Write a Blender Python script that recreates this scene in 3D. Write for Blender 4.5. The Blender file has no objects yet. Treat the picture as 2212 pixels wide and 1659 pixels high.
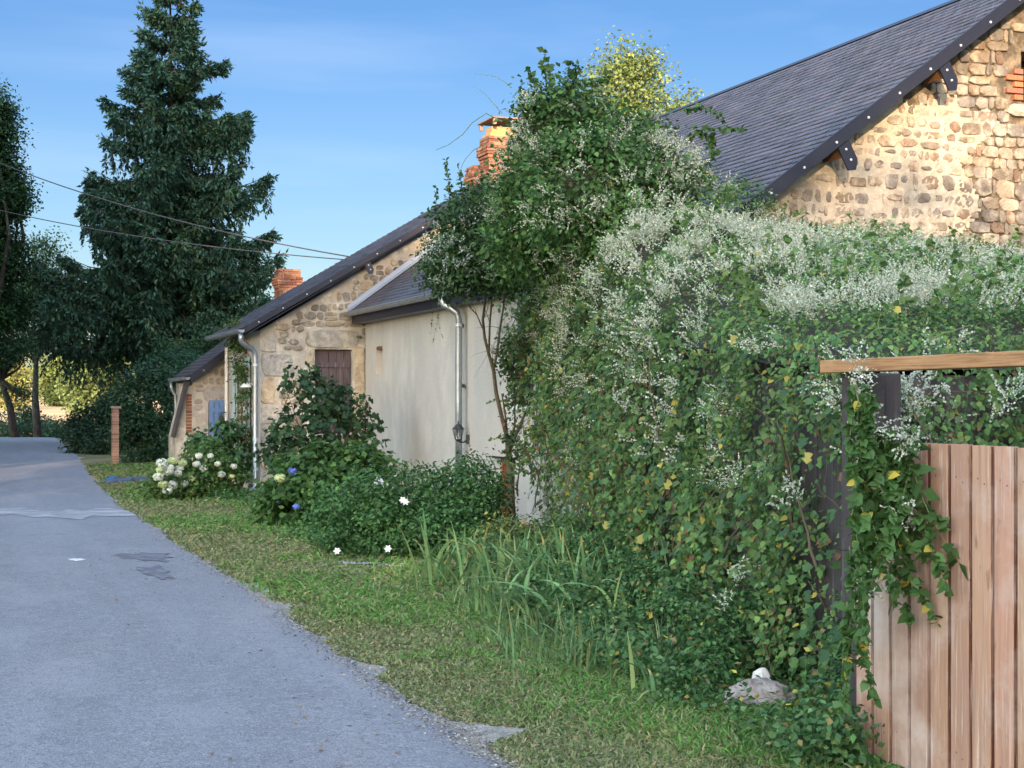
import bpy, math, random
import numpy as np
from mathutils import Vector

random.seed(7)
rng = np.random.default_rng(11)
sc = bpy.context.scene
COL = sc.collection

# ------------------------------------------------------------------ camera
YAW = math.atan(1265 / 3318)            # camera heading, clockwise from +Y (the lane's direction)
SA, CA = math.sin(YAW), math.cos(YAW)
EYE = 1.6
cam = bpy.data.cameras.new('camera')
cam.sensor_width = 36
cam.lens = 54
cam.shift_y = 0.0206
cam.clip_end = 6000
camo = bpy.data.objects.new('camera', cam)
camo.location = (0, 0, EYE)
camo.rotation_euler = (math.pi / 2, 0, -YAW)
COL.objects.link(camo)
sc.camera = camo

# ------------------------------------------------------------------ world, sun, exposure
SUN_DIR = Vector((-.386, -1.0, .205)).normalized()      # towards the sun
el = math.asin(SUN_DIR.z)
world = bpy.data.worlds.new('World')
sc.world = world
world.use_nodes = True
nt = world.node_tree
nt.nodes.clear()
sky = nt.nodes.new('ShaderNodeTexSky')
sky.sky_type = 'NISHITA'
sky.sun_disc = False
sky.sun_elevation = el
sky.sun_rotation = math.atan2(SUN_DIR.x, SUN_DIR.y)
sky.altitude = 400
sky.air_density = 1.0
sky.dust_density = 1.3
sky.ozone_density = 2.0
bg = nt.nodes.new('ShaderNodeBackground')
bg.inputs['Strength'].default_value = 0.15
wo = nt.nodes.new('ShaderNodeOutputWorld')
tc = nt.nodes.new('ShaderNodeTexCoord')
mp = nt.nodes.new('ShaderNodeMapping')
mp.inputs['Rotation'].default_value = (0.0, 0.25, 0.5)
mp.inputs['Scale'].default_value = (1.0, 7.0, 16.0)
nz = nt.nodes.new('ShaderNodeTexNoise')
nz.inputs['Scale'].default_value = 1.6
nz.inputs['Detail'].default_value = 5
cr = nt.nodes.new('ShaderNodeValToRGB')
cr.color_ramp.elements[0].position = .5
cr.color_ramp.elements[1].position = .78
cr.color_ramp.elements[0].color = (0, 0, 0, 1)
cr.color_ramp.elements[1].color = (.15, .15, .15, 1)
mx = nt.nodes.new('ShaderNodeMix')
mx.data_type = 'RGBA'
mx.inputs[7].default_value = (9.5, 8.4, 7.6, 1)
nt.links.new(tc.outputs['Generated'], mp.inputs[0])
nt.links.new(mp.outputs[0], nz.inputs['Vector'])
nt.links.new(nz.outputs[0], cr.inputs[0])
nt.links.new(cr.outputs[0], mx.inputs[0])
nt.links.new(sky.outputs[0], mx.inputs[6])
# added fill: unseen sky overhead and left brightened, sky ahead dimmed, paler at horizon
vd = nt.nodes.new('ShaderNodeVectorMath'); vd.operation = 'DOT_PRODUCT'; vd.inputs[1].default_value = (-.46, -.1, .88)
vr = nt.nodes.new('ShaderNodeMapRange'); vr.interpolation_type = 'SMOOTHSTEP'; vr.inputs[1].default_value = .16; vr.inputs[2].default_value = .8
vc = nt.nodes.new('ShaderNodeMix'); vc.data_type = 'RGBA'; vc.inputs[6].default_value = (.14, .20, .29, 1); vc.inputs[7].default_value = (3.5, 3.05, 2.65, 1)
vm = nt.nodes.new('ShaderNodeVectorMath'); vm.operation = 'MULTIPLY'
sx = nt.nodes.new('ShaderNodeSeparateXYZ'); hz = nt.nodes.new('ShaderNodeMapRange'); hz.inputs[1].default_value = 0; hz.inputs[2].default_value = .24
hc = nt.nodes.new('ShaderNodeMix'); hc.data_type = 'RGBA'; hc.inputs[6].default_value = (.25, .255, .275, 1); hc.inputs[7].default_value = (.14, .192, .268, 1)
nt.links.new(tc.outputs['Generated'], sx.inputs[0]); nt.links.new(sx.outputs[2], hz.inputs[0]); nt.links.new(hz.outputs[0], hc.inputs[0]); nt.links.new(hc.outputs[2], vc.inputs[6])
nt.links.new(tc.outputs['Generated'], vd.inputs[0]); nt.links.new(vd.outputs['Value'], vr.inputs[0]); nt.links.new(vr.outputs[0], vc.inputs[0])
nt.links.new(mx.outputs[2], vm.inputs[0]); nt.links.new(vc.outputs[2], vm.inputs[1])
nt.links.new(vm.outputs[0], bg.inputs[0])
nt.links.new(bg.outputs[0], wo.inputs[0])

sun = bpy.data.lights.new('sun', 'SUN')
sun.energy = 2.0
sun.angle = math.radians(.5)
sun.color = (1, .72, .45)
suno = bpy.data.objects.new('sun', sun)
suno.rotation_euler = (-SUN_DIR).to_track_quat('-Z', 'Y').to_euler()
COL.objects.link(suno)

sc.view_settings.view_transform = 'Standard'
sc.view_settings.look = 'None'
sc.view_settings.gamma = 1
sc.view_settings.exposure = 2.12
sc.render.engine = 'CYCLES'
sc.cycles.use_denoising = True
sc.cycles.max_bounces = 6
sc.cycles.diffuse_bounces = 3
sc.cycles.glossy_bounces = 3
sc.cycles.transmission_bounces = 4
sc.cycles.transparent_max_bounces = 8

# ------------------------------------------------------------------ layout helpers (survey of the place from the photograph)
def W(u, v, d):
    """point at depth d (m along the camera heading) seen at overview pixel u, v"""
    lat = d * (u - 1106) / 3318
    return np.array((d * SA + lat * CA, d * CA - lat * SA, EYE + d * (875 - v) / 3318))
def G(u, v):
    p = W(u, v, EYE * 3318 / (v - 875)); p[2] = 0; return p
def yx(u, x):
    """y of the point of plane x seen in column u"""
    return (3318 * x / (CA * (u + 159)) - SA * x) / CA
def xy(u, y):
    """x of the point of plane y seen in column u"""
    k = (u - 1106) / 3318
    return y / (CA - SA * k) * (SA + CA * k)

# ------------------------------------------------------------------ materials
def mat(name, col=(.5, .5, .5), rough=.8, attr=False, noise=None, bump=None, metal=0, spec=.5, trans=0, extra=None, var=None):
    """noise=[(scale, colour, lo, hi, stretch)], bump=[(scale, strength, dist)]"""
    m = bpy.data.materials.new(name); m.use_nodes = True
    t = m.node_tree; N = t.nodes; L = t.links
    b = N['Principled BSDF']
    b.inputs['Roughness'].default_value = rough
    b.inputs['Metallic'].default_value = metal
    b.inputs['Specular IOR Level'].default_value = spec
    tcn = N.new('ShaderNodeTexCoord')
    if attr:
        a = N.new('ShaderNodeVertexColor'); a.layer_name = 'Col'; cur = a.outputs[0]
    else:
        r = N.new('ShaderNodeRGB'); r.outputs[0].default_value = (*col, 1); cur = r.outputs[0]
    for n_ in (noise or []):
        s, c, lo, hi = n_[:4]; st = n_[4] if len(n_) > 4 else (1, 1, 1); det = n_[5] if len(n_) > 5 else 6
        mpn = N.new('ShaderNodeMapping'); mpn.inputs['Scale'].default_value = st
        mpn.inputs['Location'].default_value = (s * .37, s * .11, s * .53)
        L.new(tcn.outputs['Object'], mpn.inputs[0])
        q = N.new('ShaderNodeTexNoise'); q.inputs['Scale'].default_value = s; q.inputs['Detail'].default_value = det
        q.inputs['Roughness'].default_value = .62
        L.new(mpn.outputs[0], q.inputs['Vector'])
        rr = N.new('ShaderNodeMapRange'); rr.inputs[1].default_value = lo; rr.inputs[2].default_value = hi
        L.new(q.outputs[0], rr.inputs[0])
        x = N.new('ShaderNodeMix'); x.data_type = 'RGBA'; x.clamp_factor = True
        L.new(rr.outputs[0], x.inputs[0]); L.new(cur, x.inputs[6]); x.inputs[7].default_value = (*c, 1)
        if len(n_) > 6: x.blend_type = n_[6]
        cur = x.outputs[2]
    L.new(cur, b.inputs['Base Color'])
    prev = None
    for (s, st, ds) in (bump or []):
        q = N.new('ShaderNodeTexNoise'); q.inputs['Scale'].default_value = s; q.inputs['Detail'].default_value = 6
        L.new(tcn.outputs['Object'], q.inputs['Vector'])
        bp = N.new('ShaderNodeBump'); bp.inputs['Strength'].default_value = st; bp.inputs['Distance'].default_value = ds
        L.new(q.outputs[0], bp.inputs['Height'])
        if prev: L.new(prev, bp.inputs['Normal'])
        prev = bp.outputs[0]
    if prev: L.new(prev, b.inputs['Normal'])
    if trans:
        tr = N.new('ShaderNodeBsdfTranslucent'); L.new(cur, tr.inputs[0])
        ms = N.new('ShaderNodeMixShader'); ms.inputs[0].default_value = trans
        L.new(b.outputs[0], ms.inputs[1]); L.new(tr.outputs[0], ms.inputs[2])
        L.new(ms.outputs[0], N['Material Output'].inputs[0])
    return m

M = {}
M['leaf'] = mat('leaf', attr=True, rough=.55, trans=.35, spec=.3)
M['needle'] = mat('needle', attr=True, rough=.6, trans=.12, spec=.3)
M['grass'] = mat('grass_blade', attr=True, rough=.6, trans=.25, spec=.25)
M['petal'] = mat('petal', attr=True, rough=.7, trans=.3, spec=.2)
M['bark'] = mat('bark', (.075, .055, .04), .95, noise=[(14, (.03, .024, .02), .4, .65, (1, 1, .2)), (3, (.1, .1, .075), .5, .8)], bump=[(30, .8, .02)])
M['stem'] = mat('stem', (.11, .085, .055), .85, noise=[(20, (.06, .05, .03), .4, .7)], bump=[(60, .4, .004)])
M['greenstem'] = mat('green_stem', (.13, .17, .06), .7)
M['deadtwig'] = mat('dead_twig', (.06, .045, .03), .95, noise=[(5, (.025, .028, .015), .35, .6), (25, (.11, .075, .045), .55, .75)], bump=[(30, 1, .05)])
M['stone'] = mat('fieldstone', attr=True, rough=.92, spec=.2,
    noise=[(55, (.42, .4, .36), .53, .75, (1, 1, 1), 4, 'MULTIPLY'), (9, (.62, .58, .52), .45, .7, (1, 1, 1), 6, 'MULTIPLY'), (5, (.6, .52, .4), .5, .8, (1, 1, 1), 5)], bump=[(18, .7, .03), (70, .5, .008)])
M['mortar'] = mat('lime_mortar', (.44, .385, .305), .95, spec=.1, noise=[(2.2, (.33, .275, .21), .42, .66), (9, (.36, .3, .23), .5, .7), (16, (.52, .47, .39), .5, .75)], bump=[(9, .8, .03), (45, .6, .01)])
M['mortar_grey'] = mat('weathered_mortar', (.44, .4, .34), .95, spec=.1, noise=[(1.6, (.34, .31, .26), .42, .62), (5, (.6, .57, .51), .52, .66), (14, (.4, .36, .3), .5, .72), (40, (.62, .6, .55), .6, .75)], bump=[(7, 1, .04), (45, .6, .01)])
M['earth'] = mat('earth_joint', (.09, .07, .05), .98, noise=[(6, (.27, .21, .14), .45, .65)], bump=[(12, 1, .04)])
M['render'] = mat('aged_render', (.49, .455, .405), .93, spec=.12,
    noise=[(.9, (.43, .405, .37), .42, .62, (1, 1, .6)), (2.2, (.54, .505, .45), .5, .7, (1, 1, .5)), (6, (.44, .41, .365), .56, .78, (1, 1, .2)),
           (1.7, (.37, .36, .33), .6, .78, (1, 1, .35)), (32, (.66, .61, .52), .55, .8)], bump=[(4, .5, .03), (60, .35, .004)])
M['slate'] = mat('slate', attr=True, rough=.42, spec=.5, noise=[(1.3, (.72, .7, .68), .45, .7, (1, 1, 1), 6, 'MULTIPLY'), (6, (.16, .15, .13), .62, .8, (1, 1, 1), 6), (30, (.75, .75, .78), .45, .75, (1, 1, 1), 4, 'MULTIPLY')], bump=[(40, .25, .003)])
M['hook'] = mat('steel_hook', (.5, .49, .48), .4, metal=1)
M['deck'] = mat('roof_deck', (.03, .028, .03), .9)
M['verge'] = mat('anthracite_trim', (.010, .012, .024), .45, spec=.5, noise=[(12, (.016, .018, .03), .5, .8)])
M['zinc'] = mat('zinc', (.34, .38, .42), .38, metal=.75, noise=[(7, (.22, .25, .28), .45, .75), (40, (.5, .54, .57), .6, .8)])
M['flash'] = mat('zinc_flashing', (.3, .34, .4), .4, metal=.3)
M['brick'] = mat('brick', attr=True, rough=.9, spec=.2, noise=[(40, (.6, .55, .5), .5, .75, (1, 1, 1), 4, 'MULTIPLY')], bump=[(60, .5, .006)])
M['oldwood'] = mat('old_dark_planks', (.085, .062, .068), .9, noise=[(30, (.2, .165, .175), .5, .72, (1, 1, .06)), (4, (.05, .04, .042), .45, .7, (1, 1, .3)), (11, (.3, .26, .26), .66, .8, (1, 1, .1))], bump=[(60, .4, .006)])
M['timber'] = mat('orange_timber', (.2, .095, .038), .85, noise=[(20, (.12, .055, .025), .45, .7)])
M['blue'] = mat('blue_paint', (.1, .19, .38), .6, noise=[(15, (.2, .3, .5), .5, .8, (1, 1, .2))])
M['paleblue'] = mat('pale_blue_paint', (.38, .5, .52), .6, noise=[(15, (.5, .6, .6), .5, .8)])
M['white'] = mat('white_plastic', (.72, .72, .7), .5, noise=[(10, (.6, .6, .58), .5, .8)])
M['redwood'] = mat('dark_red_paint', (.1, .022, .02), .6, noise=[(15, (.06, .015, .015), .5, .8)])
M['rust'] = mat('orange_brown_frame', (.25, .09, .035), .7, noise=[(15, (.13, .05, .03), .5, .8)])
M['glass'] = mat('dim_glass', (.02, .025, .03), .08, spec=.8)
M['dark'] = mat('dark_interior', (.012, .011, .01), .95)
M['iron'] = mat('black_iron', (.02, .02, .022), .5, spec=.5)
M['oxide'] = mat('weathered_bronze', (.14, .17, .13), .7, metal=.3)
M['lampglass'] = mat('lantern_glass', (.35, .38, .38), .15, spec=.6)
M['board'] = mat('larch_board', attr=True, rough=.72, spec=.25,
    noise=[(7, (.31, .185, .13), .47, .64, (6, 6, .22), 8), (34, (.55, .43, .36), .56, .72, (3, 3, .1), 5), (7, (.27, .14, .085), .64, .74, (2.0, 2.0, .8), 3), (2.0, (.52, .42, .36), .5, .75, (1, 1, 1))], bump=[(80, .25, .003)])
M['beam'] = mat('pine_beam', (.36, .2, .095), .75, spec=.25, noise=[(9, (.22, .11, .05), .47, .62, (12, .35, 12), 7), (3, (.46, .28, .14), .5, .7, (3, 1, 3))], bump=[(70, .3, .003)])
M['post'] = mat('weathered_post', (.05, .041, .04), .9, noise=[(16, (.12, .1, .1), .52, .72, (1, 1, .08)), (3, (.035, .03, .03), .45, .7)], bump=[(60, .5, .008)])
M['galv'] = mat('galvanised', (.55, .58, .62), .45, metal=.5)
M['wire'] = mat('cable', (.07, .065, .065), .6)
M['tarp'] = mat('blue_tarp', (.035, .05, .085), .5, noise=[(9, (.02, .09, .22), .6, .66), (6, (.1, .11, .14), .55, .7)], bump=[(9, 1, .05)])
M['rock'] = mat('lichened_granite', (.2, .17, .15), .95, noise=[(7, (.34, .31, .28), .45, .6), (10, (.5, .5, .42), .6, .68), (40, (.1, .085, .075), .55, .7), (4, (.2, .22, .1), .6, .75)], bump=[(9, 1, .04), (50, .6, .01)])
M['paleRock'] = mat('pale_quartz', (.7, .66, .6), .8, noise=[(8, (.5, .45, .4), .5, .7)], bump=[(14, .8, .02)])
M['asphalt'] = mat('asphalt', (.185, .19, .21), .9, spec=.3,
    noise=[(.9, (.165, .17, .19), .48, .66, (1.3, .12, 1)), (.5, (.225, .23, .25), .48, .64, (2, .3, 1)), (2.4, (.15, .152, .17), .58, .7, (1, .8, 1)), (18, (.25, .255, .275), .54, .66, (1, 1, 1), 4), (14, (.145, .147, .165), .54, .68, (1, 1, 1), 4), (1.3, (.23, .235, .255), .52, .68, (1, .6, 1)), (3.5, (.165, .17, .19), .58, .7, (1, .5, 1)),
           (60, (.29, .3, .32), .56, .68, (1, 1, 1), 2), (48, (.11, .115, .135), .56, .68, (1, 1, 1), 2), (150, (.42, .43, .45), .56, .7, (1, 1, 1), 2)],
    bump=[(60, .8, .012), (150, .9, .006)])
M['chalk'] = mat('worn_patch_pale', (.33, .335, .36), .9, noise=[(2.5, (.205, .205, .22), .4, .56), (60, (.42, .43, .45), .54, .68)], bump=[(120, .8, .006)])
M['tarpatch'] = mat('bitumen_patch', (.098, .1, .125), .85, noise=[(7, (.205, .205, .22), .5, .62), (110, (.22, .22, .25), .55, .7)], bump=[(120, .8, .006)])
M['grit'] = mat('sandy_grit', (.3, .275, .24), .95, noise=[(7, (.2, .19, .16), .42, .6), (70, (.55, .52, .48), .55, .7), (55, (.16, .14, .12), .58, .7)], bump=[(70, .9, .015)])
M['gravel'] = mat('gravel_grey', (.33, .33, .34), .95, noise=[(45, (.55, .55, .57), .52, .62), (38, (.12, .12, .11), .55, .65), (3, (.2, .21, .13), .52, .65)], bump=[(40, 1, .02)])
M['mulch'] = mat('bark_mulch', (.16, .13, .12), .95, noise=[(45, (.3, .25, .23), .52, .62), (30, (.06, .05, .045), .55, .65)], bump=[(40, 1, .02)])
M['soil'] = mat('verge_ground', (.105, .115, .045), .97, noise=[(1.2, (.2, .17, .085), .45, .6), (9, (.055, .085, .025), .5, .66), (60, (.25, .21, .13), .6, .75), (3, (.09, .07, .045), .6, .72)], bump=[(25, .8, .04)])
M['field'] = mat('ripe_field', (.62, .36, .15), .95, noise=[(.05, (.5, .33, .16), .45, .6), (.3, (.68, .45, .22), .5, .7, (.1, 2, 1))], bump=[(2, .5, .2)])

# ------------------------------------------------------------------ mesh helpers
def new_obj(name, me, parent=None):
    o = bpy.data.objects.new(name, me)
    COL.objects.link(o)
    if parent is not None: o.parent = parent
    return o
def tag(o, label=None, cat=None, group=None, kind=None):
    if label: o['label'] = label
    if cat: o['category'] = cat
    if group: o['group'] = group
    if kind: o['kind'] = kind
    return o
def thing(name, label, cat, loc=(0, 0, 0), group=None):
    o = bpy.data.objects.new(name, None); COL.objects.link(o); o.empty_display_size = .2
    o.location = loc
    return tag(o, label, cat, group)

class MB:
    def __init__(s): s.v = []; s.f = []; s.c = []
    def add(s, verts, faces, col=(1, 1, 1)):
        n = len(s.v); s.v += [tuple(map(float, p)) for p in verts]
        s.c += [col] * len(verts)
        s.f += [tuple(i + n for i in f) for f in faces]
    def box(s, a, b, col=(1, 1, 1), ax=None):
        """a,b opposite corners; ax = optional (origin, X, Y, Z) frame"""
        x0, y0, z0 = a; x1, y1, z1 = b
        vs = [(x, y, z) for z in (z0, z1) for y in (y0, y1) for x in (x0, x1)]
        if ax:
            o, X, Y, Z = [np.array(q, float) for q in ax]
            vs = [o + X * p[0] + Y * p[1] + Z * p[2] for p in vs]
        s.add(vs, [(0, 2, 3, 1), (4, 5, 7, 6), (0, 1, 5, 4), (2, 6, 7, 3), (0, 4, 6, 2), (1, 3, 7, 5)], col)
    def tube(s, pts, rad, n=7, col=(1, 1, 1), cap=True):
        pts = [np.array(p, float) for p in pts]
        if not hasattr(rad, '__len__'): rad = [rad] * len(pts)
        base = len(s.v); vs = []; a = None
        for i, p in enumerate(pts):
            d = pts[min(i + 1, len(pts) - 1)] - pts[max(i - 1, 0)]
            d = d / (np.linalg.norm(d) + 1e-9)
            if a is None:
                a = np.cross(d, (0.12, .35, .93)) if abs(d[2]) < .9 else np.cross(d, (1, 0, 0))
            a = a - d * a.dot(d); a /= np.linalg.norm(a) + 1e-9
            b = np.cross(d, a)
            for k in range(n):
                t = 2 * math.pi * k / n
                vs.append(p + (a * math.cos(t) + b * math.sin(t)) * rad[i])
        fs = []
        for i in range(len(pts) - 1):
            for k in range(n):
                q = i * n + k; r = i * n + (k + 1) % n
                fs.append((q, r, r + n, q + n))
        if cap:
            fs.append(tuple(range(n))[::-1]); fs.append(tuple((len(pts) - 1) * n + k for k in range(n)))
        s.add(vs, fs, col)
    def lathe(s, o, prof, n=12, col=(1, 1, 1)):
        o = np.array(o, float)
        s.tube([o + np.array((0, 0, z)) for r, z in prof], [max(r, .0005) for r, z in prof], n, col)
    def prism(s, poly, o, U, V, Nn, d0, d1, col=(1, 1, 1)):
        o, U, V, Nn = [np.array(q, float) for q in (o, U, V, Nn)]
        n = len(poly)
        vs = [o + U * p[0] + V * p[1] + Nn * d0 for p in poly] + [o + U * p[0] + V * p[1] + Nn * d1 for p in poly]
        s.add(vs, [tuple(range(n))[::-1], tuple(range(n, 2 * n))] + [(i, (i + 1) % n, (i + 1) % n + n, i + n) for i in range(n)], col)
    def blob(s, c, r, seed=0, jit=.25, col=(1, 1, 1), n=10, m=7, flat=0):
        rr = np.random.default_rng(seed)
        vs = []; c = np.array(c, float); r = np.array(r, float)
        ph = rr.uniform(0, 6, 6)
        for j in range(m + 1):
            th = math.pi * j / m
            for i in range(n):
                a = 2 * math.pi * i / n
                d = np.array((math.sin(th) * math.cos(a), math.sin(th) * math.sin(a), math.cos(th)))
                k = 1 + jit * (math.sin(3 * a + ph[0]) * math.sin(th) * .4 + math.sin(2 * a + 3 * th + ph[1]) * .3 * math.sin(th)) + (rr.uniform(-jit, jit) * .35 if 0 < j < m else 0)
                vs.append(c + d * r * k)
        fs = [(j * n + i, (j + 1) * n + i, (j + 1) * n + (i + 1) % n, j * n + (i + 1) % n) for j in range(m) for i in range(n)]
        s.add(vs, fs, col)
    def build(s, name, m, parent=None, smooth=False, bevel=0):
        me = bpy.data.meshes.new(name)
        me.from_pydata(s.v, [], s.f)
        ca = me.color_attributes.new('Col', 'FLOAT_COLOR', 'POINT')
        ca.data.foreach_set('color', np.array([(*c[:3], 1) for c in s.c], dtype=np.float32).ravel())
        for mm in (m if isinstance(m, (list, tuple)) else [m]): me.materials.append(mm)
        if smooth: me.polygons.foreach_set('use_smooth', [True] * len(me.polygons))
        me.validate(clean_customdata=False); me.update()
        o = new_obj(name, me, parent)
        if bevel:
            b = o.modifiers.new('bevel', 'BEVEL'); b.width = bevel; b.segments = 2; b.limit_method = 'ANGLE'
        return o

def unit(a):
    return a / (np.linalg.norm(a, axis=-1, keepdims=True) + 1e-9)

def fast_mesh(name, V, F, C, m, parent=None):
    """V (n,3), F (k,4) quads, C (n,3)"""
    me = bpy.data.meshes.new(name)
    me.vertices.add(len(V)); me.vertices.foreach_set('co', V.astype(np.float32).ravel())
    k = len(F); w = F.shape[1]
    me.loops.add(k * w); me.loops.foreach_set('vertex_index', F.astype(np.int32).ravel())
    me.polygons.add(k)
    me.polygons.foreach_set('loop_start', np.arange(0, k * w, w, dtype=np.int32))
    me.polygons.foreach_set('loop_total', np.full(k, w, dtype=np.int32))
    ca = me.color_attributes.new('Col', 'FLOAT_COLOR', 'POINT')
    ca.data.foreach_set('color', np.hstack([C, np.ones((len(C), 1))]).astype(np.float32).ravel())
    me.materials.append(m)
    me.update(calc_edges=True)
    return new_obj(name, me, parent)

T_OVATE = (np.array([(0, 0, 0), (.42, .34, .1), (1, 0, .0), (.45, 0, -.03), (.42, -.34, .1)]), [(0, 1, 2, 3), (0, 3, 2, 4)])
T_HEART = (np.array([(0, 0, 0), (.08, .33, .06), (.5, .34, .07), (1, 0, -.12), (.45, 0, -.03), (.5, -.34, .07), (.08, -.33, .06)]), [(0, 1, 2, 4), (4, 2, 3, 5), (0, 4, 5, 6)])
T_NARROW = (np.array([(0, 0, 0), (.5, .13, .03), (1, 0, 0), (.5, -.13, .03)]), [(0, 1, 2, 3)])
T_NEEDLE = (np.array([(0, 0, 0), (.4, .2, .03), (1, 0, 0), (.4, -.2, .03)]), [(0, 1, 2, 3)])
T_QUAD = (np.array([(-.5, -.5, 0), (.5, -.5, 0), (.5, .5, 0), (-.5, .5, 0)]), [(0, 1, 2, 3)])
T_MAPLE = (np.array([(0, 0, 0), (.1, .42, .05), (.5, .25, .02), (.62, .5, .08), (1, 0, -.08), (.4, 0, -.02), (.62, -.5, .08), (.5, -.25, .02), (.1, -.42, .05)]), [(0, 1, 2, 5), (5, 2, 3, 4), (5, 4, 6, 7), (0, 5, 7, 8)])

def leaf_mesh(name, P, Nn, T, size, col, tmpl, m, parent=None):
    P = np.asarray(P); n = len(P)
    Nn = unit(Nn); T = unit(T - Nn * (T * Nn).sum(1, keepdims=True)); B = np.cross(Nn, T)
    tv, tf = tmpl; k = len(tv)
    size = np.asarray(size).reshape(-1, 1, 1)
    V = P[:, None, :] + size * (tv[None, :, 0:1] * T[:, None, :] + tv[None, :, 1:2] * B[:, None, :] + tv[None, :, 2:3] * Nn[:, None, :])
    F = (np.arange(n)[:, None, None] * k + np.array(tf)[None]).reshape(-1, 4)
    C = np.repeat(col, k, axis=0)
    return fast_mesh(name, V.reshape(-1, 3), F, C, m, parent)

def rnd(n): return unit(rng.normal(size=(n, 3)))

def leaf_cols(n, base, var=.25, odd=None):
    """base list of colours; odd=[(fraction, colour)]"""
    base = np.array(base); c = base[rng.integers(0, len(base), n)] * rng.uniform(1 - var, 1 + var, (n, 1))
    for fr, oc in (odd or []):
        k = rng.random(n) < fr; c[k] = np.array(oc) * rng.uniform(.8, 1.2, (k.sum(), 1))
    return c

def snoise(p, s=1.0, seed=0):
    r = np.random.default_rng(seed); t = 0
    for i in range(6):
        k = unit(r.normal(size=3)) * s * (1.0 + .55 * i); t = t + np.sin(p @ k + r.uniform(0, 6.28)) / (1 + .4 * i)
    return t / 2.2

GREENS = [(.05, .115, .03), (.04, .095, .028), (.065, .14, .035), (.035, .085, .03)]

def foliage(name, lobes, n, size, cols, parent, tmpl=T_OVATE, clump=.3, cl_n=70, shell=.55, odd=None, m=None, droop=.4, var=.25, flat=.5):
    """leaves in clumps spread through the outer part of ellipsoid lobes [(centre, radii)]"""
    vol = np.array([np.prod(l[1]) ** (2 / 3) for l in lobes]); vol = vol / vol.sum()
    nc = max(3, n // cl_n)
    li = rng.choice(len(lobes), nc, p=vol)
    c = np.array([l[0] for l in lobes])[li]; r = np.array([l[1] for l in lobes])[li]
    d = rnd(nc); rad = rng.uniform(shell, 1.0, (nc, 1)) ** .6
    cc = c + d * r * rad * (1 + .13 * snoise(c * 1.3 + d * r * 2.2, 1.2, 3)[:, None])
    idx = rng.integers(0, nc, n)
    P = cc[idx] + rng.normal(size=(n, 3)) * clump * np.array((1, 1, .7))
    out = unit((P - c[idx]) / r[idx])
    Nn = unit(out * flat + np.array((0, 0, .45)) + rnd(n) * .75)
    T = unit(out * .5 + np.array((0, 0, -droop)) + rnd(n) * .8)
    col = leaf_cols(n, cols, var, odd) * (1 + .22 * rng.normal(size=(nc, 1)))[idx].clip(.55, 1.5)
    sz = size * rng.uniform(.6, 1.25, n)
    return leaf_mesh(name, P, Nn, T, sz, col, tmpl, m or M['leaf'], parent)

def branches(mb, base, lobes, n, r0, sub=3):
    for i in range(n):
        c, r = lobes[rng.integers(0, len(lobes))]
        e = np.array(c) + rnd(1)[0] * np.array(r) * .8
        b = np.array(base, float); mid = b * .45 + e * .55 + rng.normal(size=3) * .12 * np.linalg.norm(e - b) * np.array((1, 1, .2))
        mid[2] -= .05 * np.linalg.norm(e - b)
        q = [b + (mid - b) * t for t in (0, .5)] + [mid, (mid + e) / 2 + rng.normal(size=3) * .03, e]
        mb.tube(q, [r0, r0 * .75, r0 * .5, r0 * .3, r0 * .1], 5)
        for k in range(sub):
            s = q[2] + (q[4] - q[2]) * rng.uniform(0, .9); e2 = s + unit(e - b + rng.normal(size=3) * np.linalg.norm(e - b) * .7) * np.mean(r) * rng.uniform(.3, .7)
            mb.tube([s, (s + e2) / 2 + rng.normal(size=3) * .02, e2], [r0 * .28, r0 * .18, r0 * .06], 4)

def clip_poly(poly, ax, val, keep):
    out = []; n = len(poly)
    for i in range(n):
        a, b = poly[i], poly[(i + 1) % n]
        ia = (a[ax] - val) * keep >= -1e-9; ib = (b[ax] - val) * keep >= -1e-9
        if ia: out.append(a)
        if ia != ib:
            t = (val - a[ax]) / (b[ax] - a[ax])
            out.append(tuple(a[k] + t * (b[k] - a[k]) for k in range(2)))
    return out

def wall_mesh(mb, poly, holes, o, U, V, Nn, depth, col=(1, 1, 1)):
    """polygon wall with rectangular holes (u0,v0,u1,v1) and their reveals; back of the wall `depth` behind"""
    o, U, V, Nn = [np.array(q, float) for q in (o, U, V, Nn)]
    us = sorted({p[0] for p in poly} & set()) ; xs = sorted({h[0] for h in holes} | {h[2] for h in holes}); ys = sorted({h[1] for h in holes} | {h[3] for h in holes})
    X = [-1e6] + xs + [1e6]; Y = [-1e6] + ys + [1e6]
    for i in range(len(X) - 1):
        for j in range(len(Y) - 1):
            cx, cy = (max(X[i], -1e5) + min(X[i + 1], 1e5)) / 2, (max(Y[j], -1e5) + min(Y[j + 1], 1e5)) / 2
            if any(h[0] < (X[i] + X[i + 1]) / 2 < h[2] and h[1] < (Y[j] + Y[j + 1]) / 2 < h[3] for h in holes): continue
            p = poly
            for ax, val, k in ((0, X[i], 1), (0, X[i + 1], -1), (1, Y[j], 1), (1, Y[j + 1], -1)):
                p = clip_poly(p, ax, val, k)
                if len(p) < 3: break
            if len(p) >= 3: mb.add([o + U * q[0] + V * q[1] for q in p], [tuple(range(len(p)))], col)
    for h in holes:
        c = [(h[0], h[1]), (h[2], h[1]), (h[2], h[3]), (h[0], h[3])]
        f = [o + U * q[0] + V * q[1] for q in c]; b = [q - Nn * depth for q in f]
        mb.add(f + b, [(0, 1, 5, 4), (1, 2, 6, 5), (2, 3, 7, 6), (3, 0, 4, 7)], col)

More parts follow.
